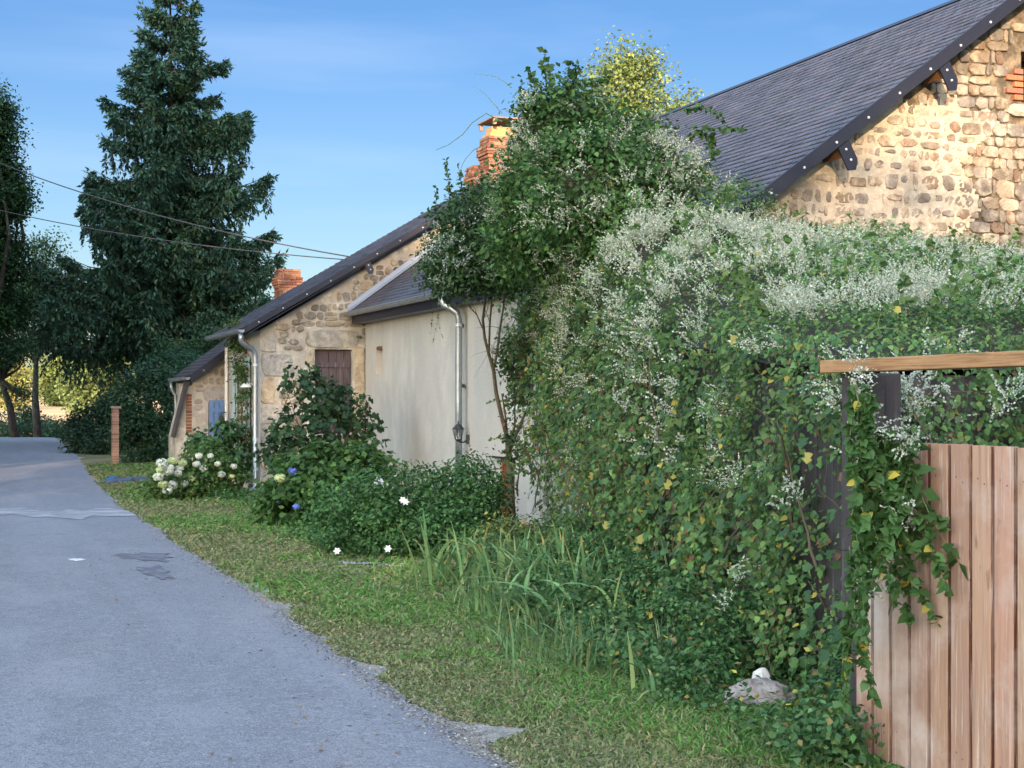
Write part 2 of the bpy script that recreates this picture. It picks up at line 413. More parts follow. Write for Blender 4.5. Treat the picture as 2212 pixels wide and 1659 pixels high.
def stone(mb, cx, cy, a, b, o, U, V, Nn, h, col, seed_r, n=10, power=3.2, jit=.09, base=-.01):
    vs = []; rr = seed_r
    ring = []
    ph = rr.uniform(0, 6.28)
    for i in range(n):
        t = 2 * math.pi * i / n + rr.uniform(-.12, .12)
        c_, s_ = math.cos(t), math.sin(t)
        k = (abs(c_) ** power + abs(s_) ** power) ** (-1 / power) * (1 + rr.uniform(-jit, jit))
        ring.append((c_ * a * k, s_ * b * k))
    sk = rr.uniform(-.12, .12)
    tl = rr.uniform(-.25, .25, 2)
    def P(x, y, d): return o + U * (cx + x + sk * y) + V * (cy + y) + Nn * d
    inset = min(.008, a * .2, b * .2)
    for x, y in ring: vs.append(P(x, y, base))
    for x, y in ring: vs.append(P(x * .97, y * .97, h * .72 + tl[0] * x * .12))
    for x, y in ring:
        l = math.hypot(x, y); k = max(.3, 1 - inset * 1.6 / l)
        vs.append(P(x * k, y * k, h + tl[0] * x * .15 + tl[1] * y * .15 + rr.uniform(-.1, .1) * h))
    vs.append(P(0, 0, h * 1.02))
    fs = []
    for i in range(n):
        j = (i + 1) % n
        fs += [(i, j, n + j, n + i), (n + i, n + j, 2 * n + j, 2 * n + i), (2 * n + i, 2 * n + j, 3 * n)]
    mb.add(vs, fs, col)

STONES = [(.34, .29, .22), (.30, .27, .22), (.38, .31, .22), (.27, .25, .22), (.33, .26, .18), (.24, .21, .19), (.4, .35, .28), (.31, .22, .16)]
def stones(mb, inside, u0, u1, v0, v1, o, U, V, Nn, ch=(.08, .2), sw=(.1, .34), gap=.02, h=(.012, .03), seed=1, fill=1.0, cols=STONES, wob=.02, jit=.09):
    """courses of irregular stones; inside(u,v)-> None or dict(gap=, ch=) ; gap may be a function of u,v"""
    rr = np.random.default_rng(seed)
    o, U, V, Nn = [np.array(q, float) for q in (o, U, V, Nn)]
    v = v0
    while v < v1:
        c = rr.uniform(*ch) * (1.0 if rr.random() < .75 else 1.35)
        u = u0 + rr.uniform(-.2, 0)
        while u < u1:
            w = rr.uniform(*sw) * (.6 if rr.random() < .3 else 1)
            cu, cv = u + w / 2, v + c / 2 + wob * math.sin(cu_ := (u * 2.1 + v * 3))
            g = gap(cu, cv) if callable(gap) else gap
            if inside(cu, cv, w / 2, c / 2) and rr.random() < fill:
                col = np.array(cols[rr.integers(0, len(cols))]) * rr.uniform(.75, 1.2)
                if callable(gap):
                    pt = g > .01
                    if pt and rr.random() < .4: cc_ = c * rr.uniform(.55, .9); cv_ = cv + rr.uniform(-.5, .5) * (c - cc_)
                    else: cc_, cv_ = c * rr.uniform(.9, 1.15), cv
                    if not pt: cc_, cv_ = c * 1.04, cv
                    stone(mb, cu + (rr.uniform(-.02, .02) if pt else 0), cv_, max(w / 2 - g * rr.uniform(.5, 1.4), .02), max(cc_ / 2 - g * rr.uniform(.4, .9), .014), o, U, V, Nn, (rr.uniform(.017, .034) if pt else rr.uniform(*h)), tuple(col), rr, rr.integers(6, 9) if pt else 9, power=rr.uniform(2.0, 4.0) if pt else rr.uniform(4, 10), jit=.15 if pt else .07)
                elif c > .16 and rr.random() < .35 and w < .3:
                    for q in (-1, 1):
                        stone(mb, cu, cv + q * c * .25, max(w / 2 - g * .8, .02), max(c / 4 - g * .55, .015), o, U, V, Nn, rr.uniform(*h), tuple(col * rr.uniform(.8, 1.2)), rr, 8, jit=jit)
                else:
                    stone(mb, cu, cv + rr.uniform(-.01, .01), max(w / 2 - g * rr.uniform(.7, 1.5), .02), max(c / 2 - g * rr.uniform(.5, 1.3), .015), o, U, V, Nn, rr.uniform(*h), tuple(col), rr, 10, power=rr.uniform(2.3, 4), jit=jit)
            u += w
        v += c

def slates(name, o, A, S, L, H, expo, wid, parent, seed=0, hooks=True, base=(.062, .06, .078), skip=None):
    """slate covering: o eave corner, A unit along the eave, S unit up the slope; each slate a tilted quad with a lower edge"""
    rr = np.random.default_rng(seed)
    o, A, S = [np.array(q, float) for q in (o, A, S)]
    Nn = np.cross(A, S); Nn = Nn if Nn[2] > 0 else -Nn
    V, F, C, HV, HF = [], [], [], [], []
    rows = int(H / expo)
    for j in range(rows):
        s0 = j * expo - .012; s1 = s0 + expo + .03
        a = -(wid / 2 if j % 2 else 0)
        while a < L:
            a0, a1 = max(a, -.02) + .0025, min(a + wid, L + .02) - .0025
            a += wid
            if a1 - a0 < .03: continue
            t = rr.uniform(-.003, .003); k = len(V)
            lo = .014 + rr.uniform(-.002, .003)
            V += [o + A * a0 + S * s0 + Nn * (lo + t), o + A * a1 + S * s0 + Nn * (lo - t), o + A * a1 + S * s1 + Nn * .003, o + A * a0 + S * s1 + Nn * .003,
                  o + A * a0 + S * s0 + Nn * (lo - .009), o + A * a1 + S * s0 + Nn * (lo - .009)]
            F += [(k, k + 1, k + 2, k + 3), (k + 4, k + 5, k + 1, k)]
            c = np.array(base) * rr.uniform(.68, 1.3) * np.array((rr.uniform(.95, 1.12), 1, rr.uniform(.9, 1.05)))
            C += [c] * 6
            if hooks:
                hx = (a0 + a1) / 2; q = len(HV)
                hx += rr.uniform(-.01, .01)
                HV += [o + A * (hx - .0028) + S * (s0 - .006) + Nn * .02, o + A * (hx + .0028) + S * (s0 - .006) + Nn * .02,
                       o + A * (hx + .0028) + S * (s0 + .022) + Nn * .021, o + A * (hx - .0028) + S * (s0 + .022) + Nn * .021,
                       o + A * (hx - .0028) + S * (s0 - .007) + Nn * .0, o + A * (hx + .0028) + S * (s0 - .007) + Nn * .0]
                HF += [(q, q + 1, q + 2, q + 3), (q + 4, q + 5, q + 1, q)]
    ob = fast_mesh(name, np.array(V), np.array(F), np.array(C), M['slate'], parent)
    if hooks: 
        fast_mesh('slate_hooks', np.array(HV), np.array(HF), np.ones((len(HV), 3)), M['hook'], ob)
    return ob

# ================================================================== SETTING
def hgt(x, y):
    return np.interp(y, [-200, 78, 95, 130, 160, 300, 600, 3000], [0, 0, -1.0, -.5, .7, 3.4, 8, 15])

def grid_sheet(name, xs, ys, z, m, kind='structure', mask=None, label=None):
    X, Y = np.meshgrid(xs, ys)
    Z = hgt(X, Y) + z
    V = np.stack([X, Y, Z], -1).reshape(-1, 3)
    nx = len(xs); F = []
    for j in range(len(ys) - 1):
        for i in range(nx - 1):
            F.append((j * nx + i, j * nx + i + 1, (j + 1) * nx + i + 1, (j + 1) * nx + i))
    o = fast_mesh(name, V, np.array(F), np.ones((len(V), 3)), m)
    tag(o, kind=kind)
    return o
grid_sheet('ground', [-2500, -300, -60, -20, -8, 0, 4, 8, 14, 24, 60, 300, 2500], [-300, -60, -20, 0, 20, 50, 70, 78, 84, 90, 95, 105, 118, 130, 145, 160, 200, 250, 300, 400, 600, 1200, 3000], 0, M['soil'])
grid_sheet('field', [-160, -60, 0, 20, 40, 60, 120, 260], [122, 130, 145, 160, 200, 250, 300, 310], .02, M['field'])

ROAD_E = [(-12, 2.2), (3, 2.3), (6.4, 2.36), (11, 2.52), (17, 2.65), (25.3, 2.85), (32, 3.2), (40.6, 3.75), (50, 4.4), (62, 5.05), (79, 5.9), (92, 7.5), (105, 10)]
def road_e(y): return np.interp(y, [p[0] for p in ROAD_E], [p[1] for p in ROAD_E])
def strip(name, m, ys, left, right, z, n=12, jl=0, jr=0, seed=0):
    rr = np.random.default_rng(seed)
    V = []; F = []
    for k, y in enumerate(ys):
        l, r = left(y) + rr.normal() * jl, right(y) + rr.normal() * jr
        for i in range(n + 1):
            t = i / n; x = l + (r - l) * t
            crown = .035 * (1 - (2 * t - 1) ** 2) if z > .012 else 0
            V.append((x, y, hgt(x, y) + z + crown))
    for k in range(len(ys) - 1):
        for i in range(n):
            a = k * (n + 1) + i; F.append((a, a + 1, a + n + 2, a + n + 1))
    o = fast_mesh(name, np.array(V), np.array(F), np.ones((len(V), 3)), m); tag(o, kind='structure'); return o
ys_road = list(np.arange(-12, 30, .12)) + list(np.arange(30, 105, .5))
wob = lambda y: .015 * math.sin(y * 1.7) + .012 * math.sin(y * 4.3 + 1) + .01 * math.sin(y * 11)
strip('road', M['asphalt'], ys_road, lambda y: road_e(y) - 5.0, lambda y: road_e(y) + wob(y), .016, 14, .03, .014, 2)
strip('road_shoulder', M['grit'], ys_road, lambda y: road_e(y) - .25, lambda y: road_e(y) + .03 + max(0, .13 * math.sin(y * .9 + 2.2) + .08 * math.sin(y * 2.9)) + (.25 if y < 6.5 else 0) * min(1, 6.5 - y) + float(.12 * np.exp(-((y - 12.05) / .3) ** 2) + .17 * np.exp(-((y - 8.95) / .22) ** 2) + .42 * np.exp(-((y - 7.02) / .2) ** 2) + .1 * np.exp(-((y - 10.3) / .12) ** 2)), .006, 3, 0, .03, 5)

def patch_sheet(name, cx, cy, rx, ry, m, z, seed, kind='structure', n=26, rag=.22):
    rr = np.random.default_rng(seed); V = [(cx, cy, z)]; ph = rr.uniform(0, 6, 4)
    for i in range(n):
        a = 2 * math.pi * i / n; k = 1 + rag * (math.sin(2 * a + ph[0]) * .5 + math.sin(5 * a + ph[1]) * .5 + rr.uniform(-.5, .5))
        V.append((cx + rx * k * math.cos(a), cy + ry * k * math.sin(a), z))
    mb = MB(); mb.add(V, [(0, i + 1, (i + 1) % n + 1) for i in range(n)])
    o = mb.build(name, m); tag(o, kind=kind); return o
def rz(x, y):
    r = road_e(y); t = min(max((x - r + 5) / 5, 0), 1); return .016 + .035 * (1 - (2 * t - 1) ** 2)
# ------- worn marks on the lane
def road_patch(name, m, u0, u1, v0, v1, seed, rag=.3):
    a, b = G((u0 + u1) / 2, (v0 + v1) / 2), None
    p, q = G((u0 + u1) / 2, v0), G((u0 + u1) / 2, v1); l, r = G(u0, (v0 + v1) / 2), G(u1, (v0 + v1) / 2)
    rx = abs(r[0] - l[0]) / 2; ry = abs(p[1] - q[1]) / 2
    rr = np.random.default_rng(seed); n = 30; mb = MB(); ph = rr.uniform(0, 6, 3)
    V = [(a[0], a[1], rz(a[0], a[1]) + .005)]
    for i in range(n):
        t = 2 * math.pi * i / n; k = 1 + rag * (math.sin(3 * t + ph[0]) * .4 + math.sin(7 * t + ph[1]) * .4 + rr.uniform(-.4, .4))
        x, y = a[0] + rx * k * math.cos(t), a[1] + ry * k * math.sin(t); V.append((x, y, rz(x, y) + .005))
    mb.add(V, [(0, i + 1, (i + 1) % n + 1) for i in range(n)])
    tag(mb.build(name, m), kind='structure')
road_patch('road_patch', M['tarpatch'], 262, 372, 1200, 1218, 4, .5)
road_patch('road_patch', M['tarpatch'], 305, 365, 1228, 1256, 9, .5)
road_patch('road_mark', M['white'], 148, 184, 1216, 1221, 3)
# pale worn band across the lane
mb = MB()
for k in range(24):
    x = road_e(24) - 5 + k * 5 / 24; x1 = x + 5 / 24
    y = 24.0 + .35 * math.sin(k * .9) - .05 * k; y1 = 24.0 + .35 * math.sin((k + 1) * .9) - .05 * (k + 1)
    w = .8 + .3 * math.sin(k * 2.3); w1 = .8 + .3 * math.sin((k + 1) * 2.3)
    mb.add([(x, y - w, rz(x, y) + .006), (x1, y1 - w1, rz(x1, y1) + .006), (x1, y1 + w1, rz(x1, y1) + .006), (x, y + w, rz(x, y) + .006)], [(0, 1, 2, 3)])
tag(mb.build('road_patch', M['chalk']), kind='structure')

g1 = W(880, 1232, 14.9); patch_sheet('gravel_patch', 4.55, 15.0, .75, .85, M['gravel'], .014, 1, rag=.5)
patch_sheet('gravel_patch', 4.9, 39.5, 1.3, .7, M['grit'], .014, 5)
patch_sheet('mulch_bed', 4.45, 19.0, .28, 2.2, M['mulch'], .012, 2)

# ================================================================== GRASS
def bulge(y): return .12 * np.exp(-((y - 12.05) / .3) ** 2) + .17 * np.exp(-((y - 8.95) / .22) ** 2) + .42 * np.exp(-((y - 7.02) / .2) ** 2) + .08 * np.exp(-((y - 15.4) / .4) ** 2) + .1 * np.exp(-((y - 10.3) / .12) ** 2)
def wallx_(y): return np.interp(y, [4, 6, 8, 11, 14, 18, 26, 31, 45], [4.6, 4.6, 4.6, 5.2, 5.6, 5.8, 5.6, 6.0, 7.5])
def grass():
    n = 300000
    y = 4.6 / (1 - rng.random(n) * .9)           # density falls with distance
    y = y[y < 42]; n = len(y)
    e = road_e(y) + .015 * np.sin(y * 1.7) + .012 * np.sin(y * 4.3 + 1) + .05 * np.maximum(0, np.sin(y * .9 + 2.2)) + .02 * np.sin(y * 7) + bulge(y) * .85
    wallx = np.interp(y, [4, 6, 8, 11, 14, 18, 26, 31, 45], [4.6, 4.6, 4.6, 5.2, 5.6, 5.8, 5.6, 6.0, 7.5])
    x = e + rng.random(n) ** .9 * (wallx - e)
    k = (x < .86 * y + .4)
    x, y, e = x[k], y[k], e[k]; n = len(x)
    P = np.stack([x, y, np.zeros(n)], 1)
    d = np.hypot(x, y)
    nz1 = snoise(P, 1.1, 1); nz2 = snoise(P, 4.0, 2); nz3 = snoise(P, 9, 4)
    near_edge = np.exp(-(x - e) / .35)
    bare = (nz1 * .6 + nz3 * .5 + near_edge * 1.5) > 1.25
    keep = ~(bare & (rng.random(n) < .75)) & ~((np.hypot((x - 4.55) / .75, (y - 15) / .85) < .9) & (rng.random(n) < .72 + .28 * np.sin(7 * x + 5 * y))) & ~((np.hypot((x - 4.45) / .28, (y - 19) / 2.2) < .95) & (rng.random(n) < .9))
    P, x, y, d, nz1, nz2, nz3, near_edge, e = [q[keep] for q in (P, x, y, d, nz1, nz2, nz3, near_edge, e)]; n = len(P)
    band = np.exp(-((x - (e + (wallx_(y) - e) * .62)) / .3) ** 2)
    lush = 1 / (1 + np.exp(-8 * (nz1 * .6 + nz2 * .3 - near_edge * .6 + .12 + band * .8)))
    green = np.array((.105, .225, .05)); dry = np.array((.25, .235, .125)); mid = np.array((.15, .195, .08))
    r = rng.random(n)
    C = np.where((r < lush * .72)[:, None], green, np.where((r < .62 + lush * .2)[:, None], mid, dry)) * rng.uniform(.65, 1.35, (n, 1))
    L = (.028 + .035 * lush) * rng.uniform(.6, 1.5, n) * (1 + .012 * d)
    L = np.where(rng.random(n) < .006, L * 1.7, L)
    lean = rnd(n) * np.array((1, 1, 0)) * rng.uniform(.2, 1.4, (n, 1)) + np.array((0, 0, .75))
    T = unit(lean); B = unit(np.cross(T, rnd(n)))
    w = (.0013 + .00055 * d)[:, None]
    P[:, 2] = .0
    L = L[:, None]
    V = np.stack([P - B * w, P + B * w, P + T * L * .6 + B * w * .8, P + T * L * .6 - B * w * .8, ], 1)
    tip = P + T * L + np.array((0, 0, -.2)) * L + lean * np.array((1, 1, 0)) * L * .35
    V = np.concatenate([V, (tip + B * w * .2)[:, None], (tip - B * w * .2)[:, None]], 1)
    F = (np.arange(n)[:, None, None] * 6 + np.array([(0, 1, 2, 3), (3, 2, 4, 5)])[None]).reshape(-1, 4)
    o = fast_mesh('verge_grass', V.reshape(-1, 3), F, np.repeat(C, 6, 0), M['grass'])
    tag(o, 'short patchy green and straw coloured grass of the roadside verge', 'grass', kind='stuff')
grass()

def scatter():
    n = 9000; y = 4.6 / (1 - rng.random(n) * .82); x = road_e(y) + rng.normal(size=n) * .07 - .02 + .12 * np.maximum(0, np.sin(y * .9 + 2.2)) * rng.random(n)
    z = np.array([rz(a, b) if a < road_e(b) else .012 for a, b in zip(x, y)]) + .004
    P = np.stack([x, y, z], 1); c = np.array([(.3, .275, .235), (.24, .22, .19), (.36, .33, .29), (.17, .15, .13)])[rng.integers(0, 4, n)] * rng.uniform(.7, 1.2, (n, 1))
    tag(leaf_mesh('edge_grit', P, unit(rnd(n) * .5 + np.array((0, 0, 1.))), rnd(n), rng.uniform(.004, .013, n), c, T_QUAD, M['brick']), 'loose pale grit and crumbs along the lane edge', 'grit', kind='stuff')
    n = 380; y = 5 / (1 - rng.random(n) * .7); x = road_e(y) + rng.uniform(-1.2, 2.0, n); z = np.array([rz(a, b) if a < road_e(b) else .04 for a, b in zip(x, y)]) + .006
    tag(leaf_mesh('fallen_leaves', np.stack([x, y, z], 1), unit(rnd(n) * .35 + np.array((0, 0, 1.))), rnd(n), rng.uniform(.015, .04, n), leaf_cols(n, [(.2, .12, .05), (.3, .22, .08), (.14, .09, .05)]), T_OVATE, M['leaf']), 'scattered small brown fallen leaves', 'fallen leaves', kind='stuff')
scatter()
# ================================================================== FARMHOUSE
def rake(x, x0, z0, t): return z0 + (x - x0) * t
GX, GY = 5.66, 27.7                      # farmhouse corner
tF = .592
def zF(x): return 3.0 + tF * (x - 5.3)   # roof surface (top) on the road side
RXF = 10.6
farm = thing('farmhouse', 'stone farmhouse with a plank hayloft door in its gable behind the lobed-leaf shrub', 'house', (GX, GY, 0))
IO = np.array((0, 0, 0.))
def par(o, p):
    # parts are modelled in world space; keep them there under the Empty
    o.location = o.location - p.location if o.parent is p else o.location
    return o
def fin(root):
    for ch in list(root.children):
        ch.location = Vector(ch.location) - root.location
door = (6.68, 1.07, 7.39, 2.63)
wl = MB()
EX, NX = np.array((1, 0, 0)), np.array((0, -1, 0))
ridge_z = zF(RXF) - .22
poly = [(GX, 0), (15.4, 0), (15.4, zF(GX) - .25), (RXF, ridge_z), (GX, zF(GX) - .25)]
wall_mesh(wl, poly, [door], (0, GY, 0), (1, 0, 0), (0, 0, 1), (0, -1, 0), .22)
wl.build('gable_wall', M['mortar_grey'], farm)
wl = MB()
front_win = (28.9, 1.2, 29.7, 2.45)
wall_mesh(wl, [(GY, 0), (31, 0), (31, zF(GX) - .25), (GY, zF(GX) - .25)], [front_win], (GX, 0, 0), (0, 1, 0), (0, 0, 1), (-1, 0, 0), .2)
wl.add([(GX, 31, 0), (15.4, 31, 0), (15.4, 31, zF(GX) - .25), (RXF, 31, ridge_z), (GX, 31, zF(GX) - .25)], [(0, 1, 2, 3, 4)])
wl.add([(15.4, GY, 0), (15.4, 31, 0), (15.4, 31, 3), (15.4, GY, 3)], [(0, 1, 2, 3)])
wl.build('front_wall', M['render'], farm)
# facing stones of the gable
st = MB(); rr = np.random.default_rng(5)
FO = ((0, GY, 0), (1, 0, 0), (0, 0, 1), (0, -1, 0)); fo = [np.array(q, float) for q in FO]
z = 0.0
for k, (hh, ww) in enumerate([(.42, .3), (.38, .5), (.45, .32), (.36, .42), (.5, .28), (.44, .6), (.36, .3), (.0, 0)]):
    if hh == 0: break
    stone(st, GX + ww / 2 + .01, z + hh / 2, ww / 2 - .012, hh / 2 - .014, *fo, .022, tuple(np.array([(.4, .38, .34), (.44, .36, .26), (.36, .35, .32)][k % 3]) * rr.uniform(.9, 1.15)), rr, 16, power=9, jit=.02)
    z += hh
quo = [.30, .5, .32, .42, .28, .6, .3]
def quoin_w(v):
    z = 0
    for hh, ww in [(.42, .3), (.38, .5), (.45, .32), (.36, .42), (.5, .28), (.44, .6), (.36, .3)]:
        if v < z + hh: return ww
        z += hh
    return .0
stone(st, 7.02, 2.82, .52, .17, *fo, .03, (.33, .31, .27), rr, 18, power=4, jit=.04)          # lintel
for k, zz in enumerate((1.2, 1.62, 2.0, 2.38)):
    stone(st, 7.52, zz + .1, .105, .2, *fo, .02, (.46, .38, .27), rr, 14, power=7, jit=.03)
    if k > 1: stone(st, 6.59, zz + .1, .07, .19, *fo, .018, (.43, .37, .28), rr, 14, power=7, jit=.03)
stone(st, 7.03, .96, .48, .09, *fo, .035, (.33, .3, .27), rr, 14, power=6, jit=.03)            # sill
def insF(u, v, a, b):
    if v + b > zF(u - a) - .26: return False
    if 6.6 < u + a and u - a < 7.6 and .9 < v + b and v - b < 2.65: return False
    if 6.5 < u + a and u - a < 7.55 and 2.6 < v + b and v - b < 2.99: return False
    return u - a > GX + quoin_w(v) + .02 and u < 12
FCOL = [(.25, .225, .185), (.28, .235, .18), (.21, .2, .175), (.29, .24, .175), (.22, .19, .155), (.18, .17, .155)]
stones(st, insF, GX, 12, .02, 5.9, *FO, ch=(.1, .2), sw=(.11, .34), gap=.009, h=(.016, .032), seed=21, fill=.93, cols=FCOL, wob=.03, jit=.16)
st.build('facing_stones', M['stone'], farm)
# hayloft door
mb = MB()
for k in range(5):
    x0 = door[0] + k * .142; mb.box((x0 + .003, GY + .1, door[1] + .02), (x0 + .139, GY + .13 + .004 * (k % 2), door[3] - .01))
dr = mb.build('hayloft_door', M['oldwood'], farm, bevel=.004)
for z_ in (1.38, 2.3):
    mb = MB(); mb.box((door[0] + .02, GY + .075, z_), (door[2] - .02, GY + .098, z_ + .09)); mb.build('ledge', M['oldwood'], dr)
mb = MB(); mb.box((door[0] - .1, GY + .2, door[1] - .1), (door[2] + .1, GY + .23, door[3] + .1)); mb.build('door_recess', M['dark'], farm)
# roof
def gable_roof(parent, x0, zt0, tl, xr, y0, y1, expo, wid, seed, ymax_vis=None, hooks=True, thick=.1, both=True):
    ln = math.hypot(1, tl); S = np.array((1, 0, tl)) / ln; H = (xr - x0) * ln
    mb = MB()
    zr = zt0 + (xr - x0) * tl
    o0 = .022
    xe = 2 * xr - x0
    prof = [(x0, zt0 - o0), (xr, zr - o0), (xe, zt0 - o0), (xe, zt0 - thick), (xr, zr - thick), (x0, zt0 - thick)]
    mb.prism(prof, (0, y0, 0), (1, 0, 0), (0, 0, 1), (0, 1, 0), 0, y1 - y0)
    rf = mb.build('roof', M['deck'], parent)
    slates('slate_covering', (x0, y0, zt0 - o0), (0, 1, 0), S, y1 - y0, H, expo, wid, rf, seed, hooks)
    S2 = np.array((-1, 0, tl)) / ln
    slates('slate_covering', (xe, y0, zt0 - o0), (0, 1, 0), S2, y1 - y0, H, .3, .5, rf, seed + 1, False)
    mb = MB(); mb.prism([(xr - .07, zr - .07 * tl + .004), (xr, zr + .014), (xr + .07, zr - .07 * tl + .004), (xr, zr - .005)], (0, y0, 0), (1, 0, 0), (0, 0, 1), (0, 1, 0), -.01, y1 - y0 + .01)
    mb.build('ridge_cap', M['verge'], rf)
    return rf
rfF = gable_roof(farm, 5.3, zF(5.3), tF, RXF, 27.42, 30.85, .13, .22, 3, hooks=False)
def verge(parent, x0, zt, tl, xr, y, hgt_=.19, screws=.42, off=.0):
    mb = MB(); ln = math.hypot(1, tl)
    c = [(x0, zt - .0), (xr, zt + (xr - x0) * tl), (xr, zt + (xr - x0) * tl - hgt_ * ln), (x0, zt - hgt_ * ln)]
    mb.prism(c, (0, y, 0), (1, 0, 0), (0, 0, 1), (0, -1, 0), 0, .03)
    bb = mb.build('bargeboard', M['verge'], parent)
    mb = MB(); s = .25
    while s < (xr - x0):
        x = x0 + s; z = zt + s * tl - hgt_ * ln * .62
        mb = MB(); mb.tube([(x, y - .03, z), (x, y - .036, z), (x, y - .042, z)], [.015, .015, .007], 8); s += screws
        mb.build('screw_head', M['galv'], bb)
    # soffit under the overhang
    mb = MB(); c = [(x0 + .05, zt - .13), (xr, zt + (xr - x0) * tl - .13 + .05 * tl), (xr, zt + (xr - x0) * tl - .15 + .05 * tl), (x0 + .05, zt - .15)]
    mb.prism(c, (0, y + .002, 0), (1, 0, 0), (0, 0, 1), (0, 1, 0), 0, .3); mb.build('soffit', M['verge'], parent)
    return bb
verge(farm, 5.33, zF(5.33) - .0, tF, RXF, 27.418, .105, .44)
# purlin end with cover plate
def purlin(parent, x, z, y, tl, w=.075, l=.24, yw=0):
    ln = math.hypot(1, tl); S = np.array((1, 0, tl)) / ln; D = np.array((tl, 0, -1)) / ln
    D = unit(D + np.array((0, 0, -.25)))
    o = np.array((x, y, z))
    mb = MB(); mb.prism([(-w * .85, 0), (w * .85, 0), (w * .85, l * .38), (-w * .85, l * .38)], o, S, D, (0, -1, 0), -.38, -.004); p = mb.build('purlin_end', M['timber'], parent)
    mb = MB(); mb.prism([(-w, 0), (w, 0), (w, l * .72), (w * .1, l), (-w, l * .85)], o, S, D, (0, -1, 0), -.003, .02); q = mb.build('cover_plate', M['verge'], p)
    mb = MB()
    for t in (.2, .6):
        mb = MB(); c = o + D * l * t; mb.tube([c - np.array((0, .02, 0)), c - np.array((0, .027, 0)), c - np.array((0, .033, 0))], [.014, .014, .006], 8)
        mb.build('screw_head', M['galv'], q)
px = xy(797, 27.42); purlin(farm, px - .03, zF(px) - .16, 27.42, tF, .06, .22)
# gutter of the farmhouse
def gutter(parent, x, z, y0, y1, r=.065, end=True):
    mb = MB(); n = 8; vs = []; fs = []
    for rr_, sg in ((r, 1), (r - .006, -1)):
        for y in (y0, y1):
            for i in range(n + 1):
                a = math.pi * i / n; vs.append((x - rr_ * math.cos(a), y, z - rr_ * math.sin(a)))
    m_ = n + 1
    for i in range(n):
        fs.append((i, i + 1, m_ + i + 1, m_ + i)); fs.append((2 * m_ + i, 3 * m_ + i, 3 * m_ + i + 1, 2 * m_ + i + 1))
        fs.append((i, 2 * m_ + i, 2 * m_ + i + 1, i + 1)); fs.append((m_ + i, m_ + i + 1, 3 * m_ + i + 1, 3 * m_ + i))
    mb.add(vs, fs)
    for y in (y0, y1):
        mb.add([(x - (r - .001) * math.cos(math.pi * i / n), y, z - (r - .001) * math.sin(math.pi * i / n)) for i in range(n + 1)], [tuple(range(n + 1))])
    mb.tube([(x - r, y0, z + .004), (x - r, y1, z + .004)], .009, 6)
    y = y0 + .3
    while y < y1:
        mb.box((x - r - .006, y, z - .03), (x - r + .004, y + .03, z + .012)); mb.box((x - .02, y, z - r - .004), (x + .02, y + .03, z - r + .004)); y += .45
    return mb.build('gutter', M['zinc'], parent)
gutter(farm, 5.26, zF(5.3) - .05, 27.36, 30.85)
def bands(par_, x, y, zs, r):
    for z in zs: 
        mb = MB(); mb.tube([(x, y, z), (x, y, z + .008), (x, y, z + .016), (x, y, z + .035), (x, y, z + .043), (x, y, z + .051)], [r + .003, r + .008, r + .002, r + .002, r + .008, r + .003], 14)
        mb.build('pipe_collar', M['galv'], par_)
mb = MB(); x_, y_ = 5.55, 27.55; zt = zF(5.3) - .11
pts = [(5.27, 27.46, zt), (5.27, 27.46, zt - .1), (5.29, 27.47, zt - .16), (5.36, 27.49, zt - .22), (5.47, 27.53, zt - .27), (5.53, 27.55, zt - .33), (5.55, 27.55, zt - .42), (x_, y_, 1.6), (x_, y_, .15), (x_ - .03, y_ - .02, .08), (x_ - .12, y_ - .06, .03)]
mb.tube(pts, [.05] * len(pts), 14); dp = mb.build('downpipe', M['zinc'], farm, smooth=True)
bands(dp, x_, y_, [2.3, .95, .42], .05)
